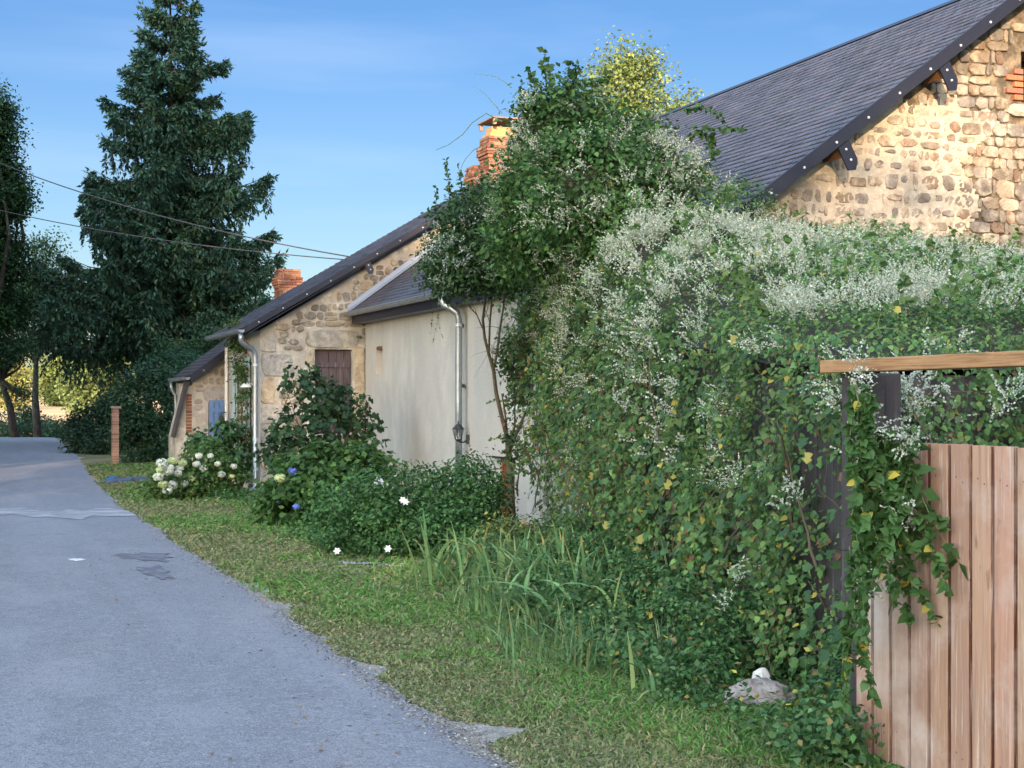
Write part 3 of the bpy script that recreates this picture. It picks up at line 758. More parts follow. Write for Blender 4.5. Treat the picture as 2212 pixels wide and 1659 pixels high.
# chimneys
BR = [(.25, .105, .065), (.29, .14, .085), (.21, .09, .06), (.32, .19, .12), (.27, .13, .09), (.18, .085, .065)]
def chimney(parent, x0, x1, y0, y1, z0, z1, seed, name='chimney', cap=True, corb=.045):
    rr = np.random.default_rng(seed); mb = MB(); mo = MB()
    mo.box((x0 + .012, y0 + .012, z0), (x1 - .012, y1 - .012, z1 - .05))
    z = z0; k = 0; bh = .062
    while z < z1:
        e = corb if z1 - .36 < z < z1 - .2 else (corb * .5 if z1 - .42 < z < z1 - .1 else 0)
        if z >= z1 - .36 + .19: e = 0
        for side in range(4):
            L = (x1 - x0 if side % 2 == 0 else y1 - y0) + 2 * e; a = -((k + side) % 2) * .11
            while a < L:
                a0, a1 = max(a, 0) + .005, min(a + .22, L) - .005; a += .22
                if a1 - a0 < .02: continue
                c = tuple(np.array(BR[rr.integers(0, 6)]) * rr.uniform(.75, 1.25)); dd = rr.uniform(-.003, .003)
                if side == 0: mb.box((x0 - e + a0, y0 - e - dd, z + .005), (x0 - e + a1, y0 + .1, z + bh - .005), c)
                if side == 2: mb.box((x0 - e + a0, y1 - .1, z + .005), (x0 - e + a1, y1 + e + dd, z + bh - .005), c)
                if side == 1: mb.box((x1 - .1, y0 - e + a0, z + .006), (x1 + e + dd, y0 - e + a1, z + bh - .006), c)
                if side == 3: mb.box((x0 - e - dd, y0 - e + a0, z + .006), (x0 + .1, y0 - e + a1, z + bh - .006), c)
        z += bh; k += 1
    ch = mb.build(name, M['brick'], parent)
    mo.build('joint_mortar', M['mortar'], ch)
    if cap:
        m2 = MB(); w = (x1 - x0) * .42; cx, cy = (x0 + x1) / 2, (y0 + y1) / 2
        m2.box((x0 + .05, y0 + .05, z), (x1 - .05, y1 - .05, z + .07), (.5, .33, .16)); m2.box((x0 + .1, y0 + .1, z + .07), (x1 - .1, y1 - .1, z + .2), (.52, .34, .17))
        for sx in (-1, 1):
            for sy in (-1, 1): m2.box((cx + sx * w - .03, cy + sy * w - .03, z + .2), (cx + sx * w + .03, cy + sy * w + .03, z + .32), (.35, .25, .18))
        m2.box((cx - w - .06, cy - w - .06, z + .32), (cx + w + .06, cy + w + .06, z + .345), (.3, .2, .16)); m2.build('chimney_pot', M['brick'], ch)
    return ch
cy0 = 28.4
cx0 = xy(1056, cy0)
chimney(farm, cx0, cx0 + .95, cy0, cy0 + .55, 5.3, EYE + 590 / 3318 * 29.9 - .05, 4, corb=.05)
cx1 = xy(1024, 29.4)
chimney(farm, cx1, cx1 + .7, 29.4, 29.9, 5.3, EYE + (875 - 352) / 3318 * 30.9, 6, cap=False)
# window with pale shutter, lamp, thin pipe on the road side
mb = MB(); mb.box((GX + .12, 28.9, 1.2), (GX + .14, 29.7, 2.45)); w_ = mb.build('window', M['glass'], farm)
mb = MB()
for a in ((28.9, 28.95), (29.28, 29.32), (29.65, 29.7)): mb.box((GX + .09, a[0], 1.2), (GX + .118, a[1], 2.45))
for a in ((1.2, 1.26), (1.8, 1.84), (2.4, 2.45)): mb.box((GX + .092, 28.9, a[0]), (GX + .116, 29.7, a[1]))
mb.build('frame', M['white'], w_)
mb = MB()
for k in range(4): mb.box((GX - .055, 29.72 + k * .1, 1.15), (GX - .03, 29.815 + k * .1, 2.5))
for zz in (1.35, 2.25): mb.box((GX - .075, 29.72, zz), (GX - .056, 30.11, zz + .08))
mb.build('shutter', M['paleblue'], farm)
mb = MB()
for k in range(4): mb.box((GX - .055, 28.48 + k * .1, 1.15), (GX - .03, 28.575 + k * .1, 2.5))
for zz in (1.35, 2.25): mb.box((GX - .075, 28.48, zz), (GX - .056, 28.87, zz + .08))
mb.build('shutter', M['paleblue'], farm)
mb = MB(); mb.tube([(GX - .05, 30.75, 2.75), (GX - .05, 30.75, .1)], .035, 10); mb.build('thin_pipe', M['white'], farm)
mb = MB(); mb.box((GX - .1, 30.3, .95), (GX - .004, 30.5, 1.2)); mb.box((GX - .11, 30.29, 1.2), (GX - .004, 30.51, 1.22)); mb.build('meter_box', M['white'], farm, bevel=.008)
fin(farm)
mb = MB(); q = np.array((GX - .004, 28.3, 1.98))
mb.tube([q, q + (-.05, 0, .02), q + (-.1, 0, 0)], .012, 6); mb.lathe(q + (-.13, 0, -.05), [(.02, .09), (.05, .07), (.1, .03), (.115, 0), (.1, .0), (.02, .03)], 12)
tag(mb.build('wall_lamp', M['white'], None), 'small white shaded wall lamp beside the climber on the farmhouse front', 'wall lamp')

# ================================================================== LOW OUTBUILDING beyond the farmhouse
OY = 31.05; ox0 = 4.98; tO = .74
def zO(x): return 2.2 + tO * (x - 4.9)
out = thing('outbuilding', 'low stone outbuilding with lean-to slate roof and blue shutters beyond the farmhouse front', 'outbuilding', (ox0, OY, 0))
wl = MB(); sh = (5.3, .35, 5.62, 1.66)
wall_mesh(wl, [(ox0, 0), (7.5, 0), (7.5, zO(7.5) - .2), (ox0, zO(ox0) - .2)], [sh], (0, OY, 0), (1, 0, 0), (0, 0, 1), (0, -1, 0), .2)
wl.add([(ox0, OY, 0), (ox0, 33.2, 0), (ox0, 33.2, zO(ox0) - .2), (ox0, OY, zO(ox0) - .2)], [(0, 1, 2, 3)])
wl.add([(ox0, 33.2, 0), (7.5, 33.2, 0), (7.5, 33.2, zO(7.5) - .2), (ox0, 33.2, zO(ox0) - .2)], [(0, 1, 2, 3)])
wl.add([(7.5, OY, 0), (7.5, 33.2, 0), (7.5, 33.2, zO(7.5) - .2), (7.5, OY, zO(7.5) - .2)], [(0, 1, 2, 3)])
wl.build('wall', M['mortar_grey'], out)
wl = MB(); wl.box((7.52, 33.3, 0), (9.4, 36.2, 3.9)); wl.build('rear_wing', M['mortar_grey'], out)
st = MB()
def insO(u, v, a, b):
    if v + b > zO(u - a) - .22 or u + a > 5.66: return False
    if u + a > 5.26 and .3 < v + b and v - b < 1.98: return False
    return u - a > ox0 + .005
oo = [np.array(q, float) for q in ((0, OY, 0), (1, 0, 0), (0, 0, 1), (0, -1, 0))]
stones(st, insO, ox0, 5.9, .02, 3, *oo, ch=(.1, .2), sw=(.12, .3), gap=.012, h=(.014, .03), seed=8, cols=[(.33, .3, .27), (.38, .34, .3), (.28, .26, .24)])
stone(st, 5.46, 1.82, .26, .15, *oo, .02, (.36, .34, .33), np.random.default_rng(2), 14, power=7, jit=.02)
st.build('facing_stones', M['stone'], out)
mb = MB()
ln = math.hypot(1, tO); S = np.array((1, 0, tO)) / ln
mb.prism([(4.9, zO(4.9) - .02), (7.6, zO(7.6) - .02), (7.6, zO(7.6) - .12), (4.9, zO(4.9) - .12)], (0, 30.86, 0), (1, 0, 0), (0, 0, 1), (0, 1, 0), 0, 2.3)
rf = mb.build('roof', M['deck'], out)
slates('slate_covering', (4.9, 30.86, zO(4.9) - .02), (0, 1, 0), S, 2.3, 2.7 * ln, .13, .22, rf, 12, False)
verge(out, 4.92, zO(4.92), tO, 7.55, 30.858, .14, .5)
gutter(out, 4.85, zO(4.9) - .05, 30.8, 33.1, .055)
mb = MB(); mb.tube([(4.85, 33.0, zO(4.9) - .1), (4.85, 33.0, zO(4.9) - .22), (4.88, 33.0, zO(4.9) - .3), (4.94, 33.0, zO(4.9) - .4), (4.95, 33, 1.4), (4.95, 33, .1)], .035, 10); mb.build('downpipe', M['zinc'], out, smooth=True)
mb = MB()
for k in range(3): mb.box((5.31 + k * .104, OY - .03, .37), (5.405 + k * .104, OY - .008, 1.7))
for zz in (.5, 1.45): mb.box((5.31, OY - .05, zz), (5.62, OY - .031, zz + .09))
mb.build('shutter', M['blue'], out)
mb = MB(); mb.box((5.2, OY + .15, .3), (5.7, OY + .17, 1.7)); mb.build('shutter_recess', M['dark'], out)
mb = MB(); mb.box((5.13, OY - .06, .55), (5.22, OY - .004, .83)); mb.box((5.12, OY - .07, .83), (5.23, OY - .004, .85)); mb.build('letter_box', M['iron'], out)
# steep boarded lean-to on its left
mb = MB(); mb.prism([(4.86, 2.08), (4.9, 2.06), (4.63, .95), (4.59, .97)], (0, OY - .12, 0), (1, 0, 0), (0, 0, 1), (0, 1, 0), 0, .4)
mb.build('side_boarding', M['post'], out)
mb = MB(); mb.prism([(4.985, 0), (4.985, 2.0), (4.88, 1.98), (4.64, .98), (4.64, 0)], (0, OY - .02, 0), (1, 0, 0), (0, 0, 1), (0, 1, 0), 0, .9)
mb.build('side_wall', M['mortar_grey'], out)
st = MB(); rr = np.random.default_rng(3)
for z in np.arange(1.05, 1.8, .065):
    w = .11; x0 = max(4.96 - w, 4.66 + (z - .95) * .25)
    if 4.96 - x0 > .02: st.box((x0, OY - .032, z), (4.965, OY - .021, z + .055), tuple(np.array(BR[rr.integers(0, 6)]) * .8))
st.build('side_bricks', M['brick'], out)
ch = chimney(out, xy(602, 34.6), xy(650, 34.6), 34.6, 35.1, 3.6, EYE + (875 - 592) / 3318 * 36.2, 9, cap=False, corb=.04)
fin(out)
# iron bell
bell = thing('wall_bell', 'small black iron bell on a bracket between the blue shutters and the farmhouse', 'bell', tuple(W(478, 905, 30.3)))
bc = W(478, 905, 30.3)
mb = MB(); mb.lathe(bc + (0, 0, -.1), [(.1, 0), (.085, .03), (.06, .09), (.045, .14), (.02, .17), (.0, .175)], 14); mb.build('bell_body', M['iron'], bell)
mb = MB(); mb.tube([bc + (0, 0, .07), bc + (0, 0, .12), bc + (.14, .3, .13), bc + (.2, .62, .13)], .012, 6); mb.tube([bc + (0, 0, .12), bc + (.1, .3, .02), bc + (.2, .62, -.1)], .009, 6); mb.build('bracket', M['iron'], bell)
mb = MB(); mb.tube([bc + (0, 0, -.02), bc + (0, 0, -.12)], .006, 6); mb.blob(bc + (0, 0, -.13), (.018, .018, .02), jit=0); mb.build('clapper', M['iron'], bell)
fin(bell)

# ================================================================== BARN (one long roof: rendered wall + stone gable)
BX, BY0, BY1 = 7.63, 14.0, 27.66; tB = .732; XR = 11.62
def zB(x): return 3.36 + tB * (x - 7.33)
barn = thing('barn', 'long barn with stone gable, purplish slate roof and cream rendered side wall', 'barn', (BX, BY0, 0))
# gable
ov_x0, ov_x1 = 11.42, 12.15
hole = (ov_x0, 4.98, ov_x1, 5.55)
zr = zB(XR) - .2; XE = 2 * XR - BX
wl = MB(); wall_mesh(wl, [(BX, 0), (XE, 0), (XE, zB(BX) - .2), (XR, zr), (BX, zB(BX) - .2)], [hole], (0, BY0, 0), (1, 0, 0), (0, 0, 1), (0, -1, 0), .4)
wl.build('gable_wall', M['earth'], barn)
# cream pointing: raised slab over the repointed part
def pointed(u, v):
    # outline of the repointed zone (metres on the gable)
    top = min(zB(u) - .45, 5.0 + .1 * math.sin(u * 9))
    right = 10.75 + .12 * math.sin(v * 7) - max(0, (3.75 - v)) * .3 + (.2 if v > 4.3 else 0) * math.sin(v * 3)
    return u < right and (v < 4.92 + .08 * math.sin(u * 8) or u < 9.5)
mb = MB(); n = 60
us = np.linspace(BX, 11.2, 120); vs_ = np.linspace(1.5, 5.3, 125); rrp = np.random.default_rng(14)
vid = {}
for i in range(len(us) - 1):
    for j in range(len(vs_) - 1):
        uc, vc = (us[i] + us[i + 1]) / 2, (vs_[j] + vs_[j + 1]) / 2
        if pointed(uc + rrp.uniform(-.04, .04), vc + rrp.uniform(-.03, .03)) and vc < zB(uc) - .24:
            q = []
            for a, b in ((i, j), (i + 1, j), (i + 1, j + 1), (i, j + 1)):
                if (a, b) not in vid:
                    vid[(a, b)] = len(mb.v); mb.v.append((us[a] + rrp.uniform(-.009, .009), BY0 - .006 - rrp.uniform(0, .02), vs_[b] + rrp.uniform(-.009, .009))); mb.c.append((1, 1, 1))
                q.append(vid[(a, b)])
            mb.f.append(tuple(q))
mb.build('pointing', M['mortar'], barn, smooth=True)
BO = ((0, BY0, 0), (1, 0, 0), (0, 0, 1), (0, -1, 0))
pur = []  # purlin ends below the overhang
for u_ in (1828, 2046):
    x = xy(u_, 13.6); pur.append(x)
def insB(u, v, a, b):
    if v + b > zB(u - a) - .2 or u - a < BX or u > 14.5: return False
    if hole[0] - .02 < u + a and u - a < hole[2] + .02 and hole[1] - .16 < v + b and v - b < hole[3] + .1: return False
    if hole[0] - .18 < u + a and u - a < hole[2] and hole[1] - .02 < v + b and v - b < 5.4: return False
    return True
def gapB(u, v): return (.0125 if math.sin(u * 5 + v * 3) + math.sin(v * 9 - u * 2) > -.2 else .021) if pointed(u, v) else .004
st = MB()
BCOL = [tuple(1.3 * q for q in c_) for c_ in [(.23, .19, .15), (.2, .17, .14), (.25, .205, .155), (.18, .16, .14), (.21, .165, .125), (.16, .14, .125), (.25, .22, .18), (.19, .135, .1), (.17, .15, .13)]]
stones(st, insB, BX - .2, 14.5, 1.6, 6.6, *BO, ch=(.06, .155), sw=(.07, .3), gap=gapB, h=(.02, .042), seed=33, cols=BCOL, wob=.02, jit=.15)
bo = [np.array(q, float) for q in BO]
stone(st, 11.6, 4.88, .42, .07, *bo, .05, (.37, .33, .26), rr, 14, power=6, jit=.03)
st.build('facing_stones', M['stone'], barn)
mb = MB()
for k, zz in enumerate(np.arange(4.99, 5.33, .072)):
    w = .22 if k % 2 else .12; c = tuple(np.array([(.42, .15, .08), (.33, .13, .09), (.46, .18, .09)][k % 3]))
    mb.box((ov_x0 - w, BY0 - .045, zz + .006), (ov_x0 - .002, BY0 + .1, zz + .064), c)
mb.build('brick_jamb', M['brick'], barn, bevel=.006)
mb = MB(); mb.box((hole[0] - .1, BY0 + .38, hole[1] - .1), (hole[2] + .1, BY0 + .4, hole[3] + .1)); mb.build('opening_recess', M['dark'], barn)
# side wall: render from y 19 to 27.7, bare stone nearer
slot = (yx(826, BX), 2.15, yx(812, BX), 2.66)
win = (yx(1152, BX), 1.6, yx(1117, BX), 2.52)
cel = (yx(1112, BX), 0.02, yx(1080, BX), .84)
vent = (yx(878, BX), .2, yx(860, BX), .42)
wl = MB(); SO = ((BX, 0, 0), (0, 1, 0), (0, 0, 1), (-1, 0, 0)); ws = 18.95
wall_mesh(wl, [(ws, 0), (BY1, 0), (BY1, zB(BX) - .2), (ws, zB(BX) - .2)], [slot, win, cel, vent], *SO, .18)
wl.build('rendered_wall', M['render'], barn)
wl = MB(); wl.add([(BX + .003, BY0, 0), (BX + .003, ws, 0), (BX + .003, ws, zB(BX) - .2), (BX + .003, BY0, zB(BX) - .2)], [(0, 1, 2, 3)])
wl.build('stone_side_wall', M['mortar_grey'], barn)
wl = MB(); wl.add([(XE, BY0, 0), (XE, BY1, 0), (XE, BY1, zB(BX) - .2), (XE, BY0, zB(BX) - .2)], [(0, 1, 2, 3)]); wl.build('rear_wall', M['mortar_grey'], barn)
st = MB(); stones(st, lambda u, v, a, b: u + a < ws + .05 and v + b < 3.2, 14.1, ws, 0, 3.2, (BX + .003, 0, 0), (0, 1, 0), (0, 0, 1), (-1, 0, 0), ch=(.14, .3), sw=(.2, .5), gap=.03, h=(.016, .03), seed=40, fill=.85, cols=FCOL, wob=.03, jit=.16)
st.build('facing_stones', M['stone'], barn)
mb = MB(); mb.box((BX + .16, slot[0] - .05, slot[1] - .05), (BX + .175, slot[2] + .05, slot[3] + .05)); mb.build('niche_back', M['mortar_grey'], barn); mb = MB(); mb.box((BX + .01, slot[0] + .002, slot[3] - .06), (BX + .159, slot[2] - .002, slot[3] - .002), (.2, .09, .06)); mb.build('niche_lintel', M['brick'], barn)
mb = MB(); mb.box((BX + .12, win[0], win[1]), (BX + .14, win[2], win[3])); w_ = mb.build('window', M['glass'], barn)
mb = MB(); a, b = win[0], win[2]
for p in ((a, a + .07), (b - .07, b)): mb.box((BX + .03, p[0], win[1]), (BX + .117, p[1], win[3]))
mb.box((BX + .032, a + .072, win[3] - .07), (BX + .115, b - .072, win[3])); mb.build('frame', M['redwood'], w_)
mb = MB(); mb.box((BX - .06, a - .05, win[1] - .06), (BX + .1, b + .05, win[1] - .002)); mb.build('sill', M['white'], w_)
mb = MB(); a, b = cel[0], cel[2]; mb.box((BX + .1, a, 0), (BX + .12, b, cel[3])); d_ = mb.build('cellar_door', M['oldwood'], barn)
for q_ in (b - .07, a):
    mb = MB(); mb.box((BX + .02, q_, 0), (BX + .099, q_ + .07, cel[3])); mb.build('frame', M['rust'], d_)
mb = MB(); mb.box((BX - .035, a - .1, cel[3] + .002), (BX + .1, b + .25, cel[3] + .03)); mb.build('lintel', M['iron'], d_)
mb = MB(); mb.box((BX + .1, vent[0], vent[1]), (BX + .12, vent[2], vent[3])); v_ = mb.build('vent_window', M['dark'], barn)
mb = MB(); mb.box((BX - .012, vent[0] - .1, vent[3] + .004), (BX + .05, vent[2] + .28, vent[3] + .17)); mb.build('lintel', M['mortar'], v_, bevel=.01)
rfB = gable_roof(barn, 7.33, zB(7.33), tB, XR, 13.63, 27.62, .128, .225, 15, thick=.12)
verge(barn, 7.36, zB(7.36) - .0, tB, XR, 13.626, .135, .385)
for x in pur: purlin(barn, x - .03, zB(x) - .2, 13.62, tB, .078, .3)
gutter(barn, 7.27, zB(7.33) - .06, 13.75, 27.6, .07)
mb = MB(); mb.box((7.36, 13.8, zB(7.33) - .26), (7.385, 27.6, zB(7.33) - .08)); mb.box((7.386, 13.8, zB(7.33) - .26), (7.62, 27.6, zB(7.33) - .245)); mb.build('eaves_board', M['verge'], barn)
# zinc flashing where the roof meets the farmhouse gable
mb = MB(); ln = math.hypot(1, tB)
mb.prism([(7.28, zB(7.28) + .03), (10.2, zB(10.2) + .03), (10.2, zB(10.2) + .17), (7.28, zB(7.28) + .12)], (0, 27.63, 0), (1, 0, 0), (0, 0, 1), (0, -1, 0), -.01, .01)
mb.prism([(7.28, zB(7.28) + .012), (10.2, zB(10.2) + .012), (10.2, zB(10.2) + .024), (7.28, zB(7.28) + .024)], (0, 27.64, 0), (1, 0, 0), (0, 0, 1), (0, -1, 0), 0, .2)
mb.build('flashing', M['flash'], barn)
# downpipe
mb = MB(); py = yx(991, 7.5); zt = zB(7.33) - .12
pts = [(7.27, py + .12, zt), (7.27, py + .12, zt - .06), (7.29, py + .1, zt - .12), (7.38, py + .04, zt - .18), (7.47, py, zt - .25), (7.5, py, zt - .34), (7.5, py, 1.6), (7.5, py, .05)]
mb.tube(pts, .052, 14); dp = mb.build('downpipe', M['zinc'], barn, smooth=True); bands(dp, 7.5, py, [zt - .46, 1.08], .052)
fin(barn)
# shutter stays / insulators on the wall
def stay(p, lab):
    o = thing('shutter_stay', lab, 'wall hook', tuple(p), 'greenish metal hooks on the barn wall')
    p = np.array(p)
    mb = MB(); mb.tube([p, p + (-.07, 0, 0)], .03, 8); mb.tube([p + (-.07, 0, 0), p + (-.11, 0, .0)], [.034, .02], 8); mb.build('ceramic_knob', M['oxide'], o)
    mb = MB(); mb.tube([p + (-.05, 0, .0), p + (-.05, -.16, 0), p + (-.05, -.17, -.05)], .008, 6); mb.build('pin', M['iron'], o); fin(o)
stay((BX, yx(1000, BX), 1.6 + (875 - 702) / 3318 * 23.4), 'greenish metal hook on the rendered wall by the top of the downpipe')
stay((BX, yx(1004, BX), 1.6 + (875 - 833) / 3318 * 23.3), 'greenish metal hook beside the downpipe, well above the lantern')
stay((7.56, GY - .0, 1.6 + (875 - 727) / 3318 * 28.4), 'greenish metal hook in the corner between rendered wall and stone gable')
# wall lantern
ly = yx(1013, BX); lz = 1.6 + (875 - 947) / 3318 * 23.2
lant = thing('wall_lantern', 'black six-sided lantern on a curved arm beside the rendered wall downpipe', 'lantern', (BX, ly, lz))
L0 = np.array((BX, ly, lz))
mb = MB(); mb.tube([L0 + (-.002, 0, .0), L0 + (-.02, 0, 0)], [.045, .03], 10); mb.tube([L0 + (-.015, 0, .06), L0 + (-.016, 0, -.08)], .028, 8); mb.tube([L0 + (-.02, 0, -.02), L0 + (-.08, 0, -.055), L0 + (-.15, 0, -.05), L0 + (-.17, 0, -.02)], [.016, .012, .012, .014], 8); mb.build('arm', M['iron'], lant)
c = L0 + (-.17, 0, -.02)
mb = MB(); mb.lathe(c, [(.02, -.02), (.05, 0), (.052, .012)], 6); mb.lathe(c, [(.092, .16), (.096, .168), (.05, .215), (.03, .235), (.012, .24), (.012, .27), (.004, .285)], 6)
for k in range(6):
    t = 2 * math.pi * k / 6; 
    mb.tube([c + (.05 * math.cos(t), .05 * math.sin(t), .01), c + (.086 * math.cos(t), .086 * math.sin(t), .162)], .006, 4)
mb.build('lantern_cage', M['iron'], lant)
mb = MB(); mb.lathe(c, [(.014, .012), (.018, .05), (.016, .1), (.004, .11)], 10); mb.build('bulb', M['lampglass'], lant)
fin(lant)

# ================================================================== FENCE / GATE
gate = thing('board_gate', 'pinkish larch board gate with galvanised bracing showing in the gaps, below the beam', 'gate', (3.88, 5.8, 0))
rr = np.random.default_rng(9); pitch = .1354; y = 5.86
k = 0
while y > 3.0:
    col = tuple(np.array((.39, .222, .145)) * rr.uniform(.82, 1.12) * np.array((1, rr.uniform(.94, 1.06), rr.uniform(.92, 1.1))))
    mb = MB(); a, b = y - .11, y
    top = 1.44 + rr.uniform(-.003, .003)
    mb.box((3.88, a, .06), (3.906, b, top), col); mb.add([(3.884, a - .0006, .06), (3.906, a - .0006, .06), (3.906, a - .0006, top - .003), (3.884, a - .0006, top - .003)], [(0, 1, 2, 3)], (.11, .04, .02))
    for zz in (.18, .2, 1.29, 1.31): mb.box((3.8785, (a + b) / 2 + (.02 if zz in (.2, 1.31) else -.02) - .003, zz - .003), (3.881, (a + b) / 2 + (.02 if zz in (.2, 1.31) else -.02) + .003, zz + .003), (.03, .025, .02))
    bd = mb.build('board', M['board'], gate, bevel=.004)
    bd.location = (0, 0, 0)
    y -= pitch; k += 1
mb = MB()
mb.box((3.908, 2.9, 1.28), (3.93, 5.84, 1.315)); mb.box((3.908, 2.9, .16), (3.93, 5.84, .2))
mb.tube([(3.93, 5.8, .22), (3.93, 3.9, 1.27)], .018, 6); mb.tube([(3.93, 5.1, .2), (3.93, 3.2, .95)], .018, 6); mb.build('brace_frame', M['galv'], gate)
fin(gate)
pp = thing('gate_post', 'dark weathered square wooden post at the left end of the board gate', 'post', (3.98, 5.98, 0))
mb = MB(); mb.box((3.93, 5.9, 0), (4.06, 6.06, 1.74)); mb.build('shaft', M['post'], pp, bevel=.008)
mb = MB(); mb.tube([(3.925, 5.97, 1.64), (3.918, 5.97, 1.64), (3.912, 5.97, 1.64)], [.014, .014, .006], 8); mb.build('bolt_head', M['galv'], pp); fin(pp)
p2 = thing('gate_post', 'broad dark plank post tucked behind the gate post under the beam end', 'post', (4.1, 5.8, 0))
mb = MB(); mb.box((4.066, 5.92, 0), (4.16, 6.05, 1.745)); mb.build('shaft', M['post'], p2, bevel=.008); fin(p2)
mb = MB(); mb.box((3.86, 2.4, 1.748), (3.98, 6.13, 1.806)); o = mb.build('beam', M['beam'], None, bevel=.004)
tag(o, 'horizontal brown pine beam with two round knots resting on the gate post', 'beam')
# dark boarded wall of the shed under the vine
shed = thing('shed', 'dark boarded shed almost hidden under the flowering vine', 'shed', (4.5, 6.5, 0))
SF = [(4.35, 6.45), (4.8, 8.2), (5.4, 10.7), (6.2, 13.3)]
mb = MB(); rr = np.random.default_rng(4)
for (a, b) in zip(SF[:-1], SF[1:]):
    a, b = np.array((*a, 0)), np.array((*b, 0)); L = np.linalg.norm(b - a); d = (b - a) / L; nn = np.array((-d[1], d[0], 0)); s = 0
    while s < L - .02:
        w = .14; mb.box((s + .004, 0, .02), (min(s + w, L) - .004, .02 + rr.uniform(0, .006), 1.75), ax=(a, d, -nn, (0, 0, 1))); s += w
mb.box((4.4, 6.46, .02), (9, 6.5, 1.75)); mb.build('boarding', M['post'], shed)
mb = MB(); mb.add([(4.35, 6.45, 1.78), (9, 6.45, 1.78), (11, 13.9, 2.6), (6.3, 13.3, 2.4), (5.4, 10.7, 2.1), (4.8, 8.2, 1.85)], [(0, 1, 2, 3, 4, 5)]); mb.build('roof', M['deck'], shed); fin(shed)

# ================================================================== FLOWERING VINE
SEC = [  # foot, shoulder, mid, back
    [(8.2, 5.9, .0), (8.3, 6.2, 2.0), (9.3, 9.5, 2.5), (12.3, 13.8, 3.1)],
    [(6.2, 5.95, .0), (6.3, 6.25, 1.98), (7.9, 9.6, 2.5), (11.0, 13.8, 3.12)],
    [(4.3, 6.25, 0), (4.4, 6.55, 1.95), (6.2, 9.8, 2.5), (9.5, 13.75, 3.3)],
    [(4.62, 8.1, 0), (4.72, 8.4, 2.08), (6.0, 11, 2.82), (8.3, 13.7, 3.28)],
    [(5.22, 10.7, 0), (5.35, 11, 2.4), (6.2, 12.5, 3.15), (7.7, 13.7, 3.6)],
    [(5.95, 13.3, 0), (6.0, 13.5, 3.0), (6.55, 14.1, 4.2), (7.3, 15.0, 4.4)],
    [(6.6, 15.8, .2), (6.7, 15.9, 3.3), (7.3, 16.3, 4.2), (8.1, 16.9, 4.5)],
    [(7.1, 17.7, .5), (7.05, 17.6, 3.2), (7.6, 17.8, 3.7), (8.3, 17.9, 4.1)],
    [(7.35, 18.9, 1.3), (7.2, 19.0, 3.0), (7.5, 18.9, 3.5), (8.1, 19.0, 4.0)]]
SEC = np.array(SEC, float)
def vine_points(n, part):
    """random points on the vine surface; part 0 face, 1-2 top"""
    areas = []
    for i in range(len(SEC) - 1):
        for j in range(3):
            a, b, c, d = SEC[i, j], SEC[i + 1, j], SEC[i + 1, j + 1], SEC[i, j + 1]
            areas.append((np.linalg.norm(np.cross(b - a, d - a)) + np.linalg.norm(np.cross(b - c, d - c))) / 2)
    areas = np.array(areas).reshape(len(SEC) - 1, 3)
    wgt = areas * np.array(part)[None]
    # nearer parts show larger: give the far left a little less
    idx = rng.choice(wgt.size, n, p=(wgt / wgt.sum()).ravel()); i, j = idx // 3, idx % 3
    s, t = rng.random((2, n, 1))
    A, B_, C_, D = SEC[i, j], SEC[i + 1, j], SEC[i + 1, j + 1], SEC[i, j + 1]
    P = A * (1 - s) * (1 - t) + B_ * s * (1 - t) + C_ * s * t + D * (1 - s) * t
    nn = unit(np.cross(B_ - A, D - A)); 
    flip = (nn * np.array((-.45, -.75, .5))).sum(1) < 0; nn[flip] *= -1
    return P, nn, i + s[:, 0], j + t[:, 0]
LOB = [(tuple(W(1290, 425, 15.5)), (.82, .8, .68)), (tuple(W(1180, 300, 16)), (.32, .4, .4)), (tuple(W(1425, 380, 15.3)), (.32, .4, .3)), (tuple(W(1170, 400, 16.4)), (.42, .5, .55)),
       (tuple(W(1160, 490, 17)), (.5, .6, .6)), (tuple(W(1225, 255, 15.9)), (.42, .4, .34)), (tuple(W(1335, 300, 15.6)), (.4, .4, .3)), (tuple(W(1168, 340, 16.6)), (.24, .4, .4)), (tuple(W(1250, 350, 15.6)), (.36, .4, .36))]
LOBL = [(tuple(W(1010, 530, 18.6)), (.5, .5, .52)), (tuple(W(1060, 455, 18.8)), (.4, .45, .4)), (tuple(W(965, 575, 18.4)), (.28, .4, .3)), (tuple(W(1090, 570, 18.4)), (.35, .45, .35))]
vine = thing('flowering_vine', 'huge vine with pale flower plumes smothering the shed and the barn corner', 'climbing plant', (6, 9, 0))
# inner mass of old stems
mb = MB(); ns, ntt = 46, 34; VV = []; 
for a in range(ns):
    s = a / (ns - 1) * (len(SEC) - 1); i = min(int(s), len(SEC) - 2); f = s - i
    for b in range(ntt):
        t = b / (ntt - 1) * 3; j = min(int(t), 2); g = t - j
        p = (SEC[i, j] * (1 - f) + SEC[i + 1, j] * f) * (1 - g) + (SEC[i, j + 1] * (1 - f) + SEC[i + 1, j + 1] * f) * g
        VV.append(p)
VV = np.array(VV); VV += np.array((.26, .3, -.17)) ; VV += .07 * np.stack([snoise(VV, 3, 1), snoise(VV, 3, 2), snoise(VV, 3, 3)], 1)
FF = [(a * ntt + b, (a + 1) * ntt + b, (a + 1) * ntt + b + 1, a * ntt + b + 1) for a in range(ns - 1) for b in range(ntt - 1)]
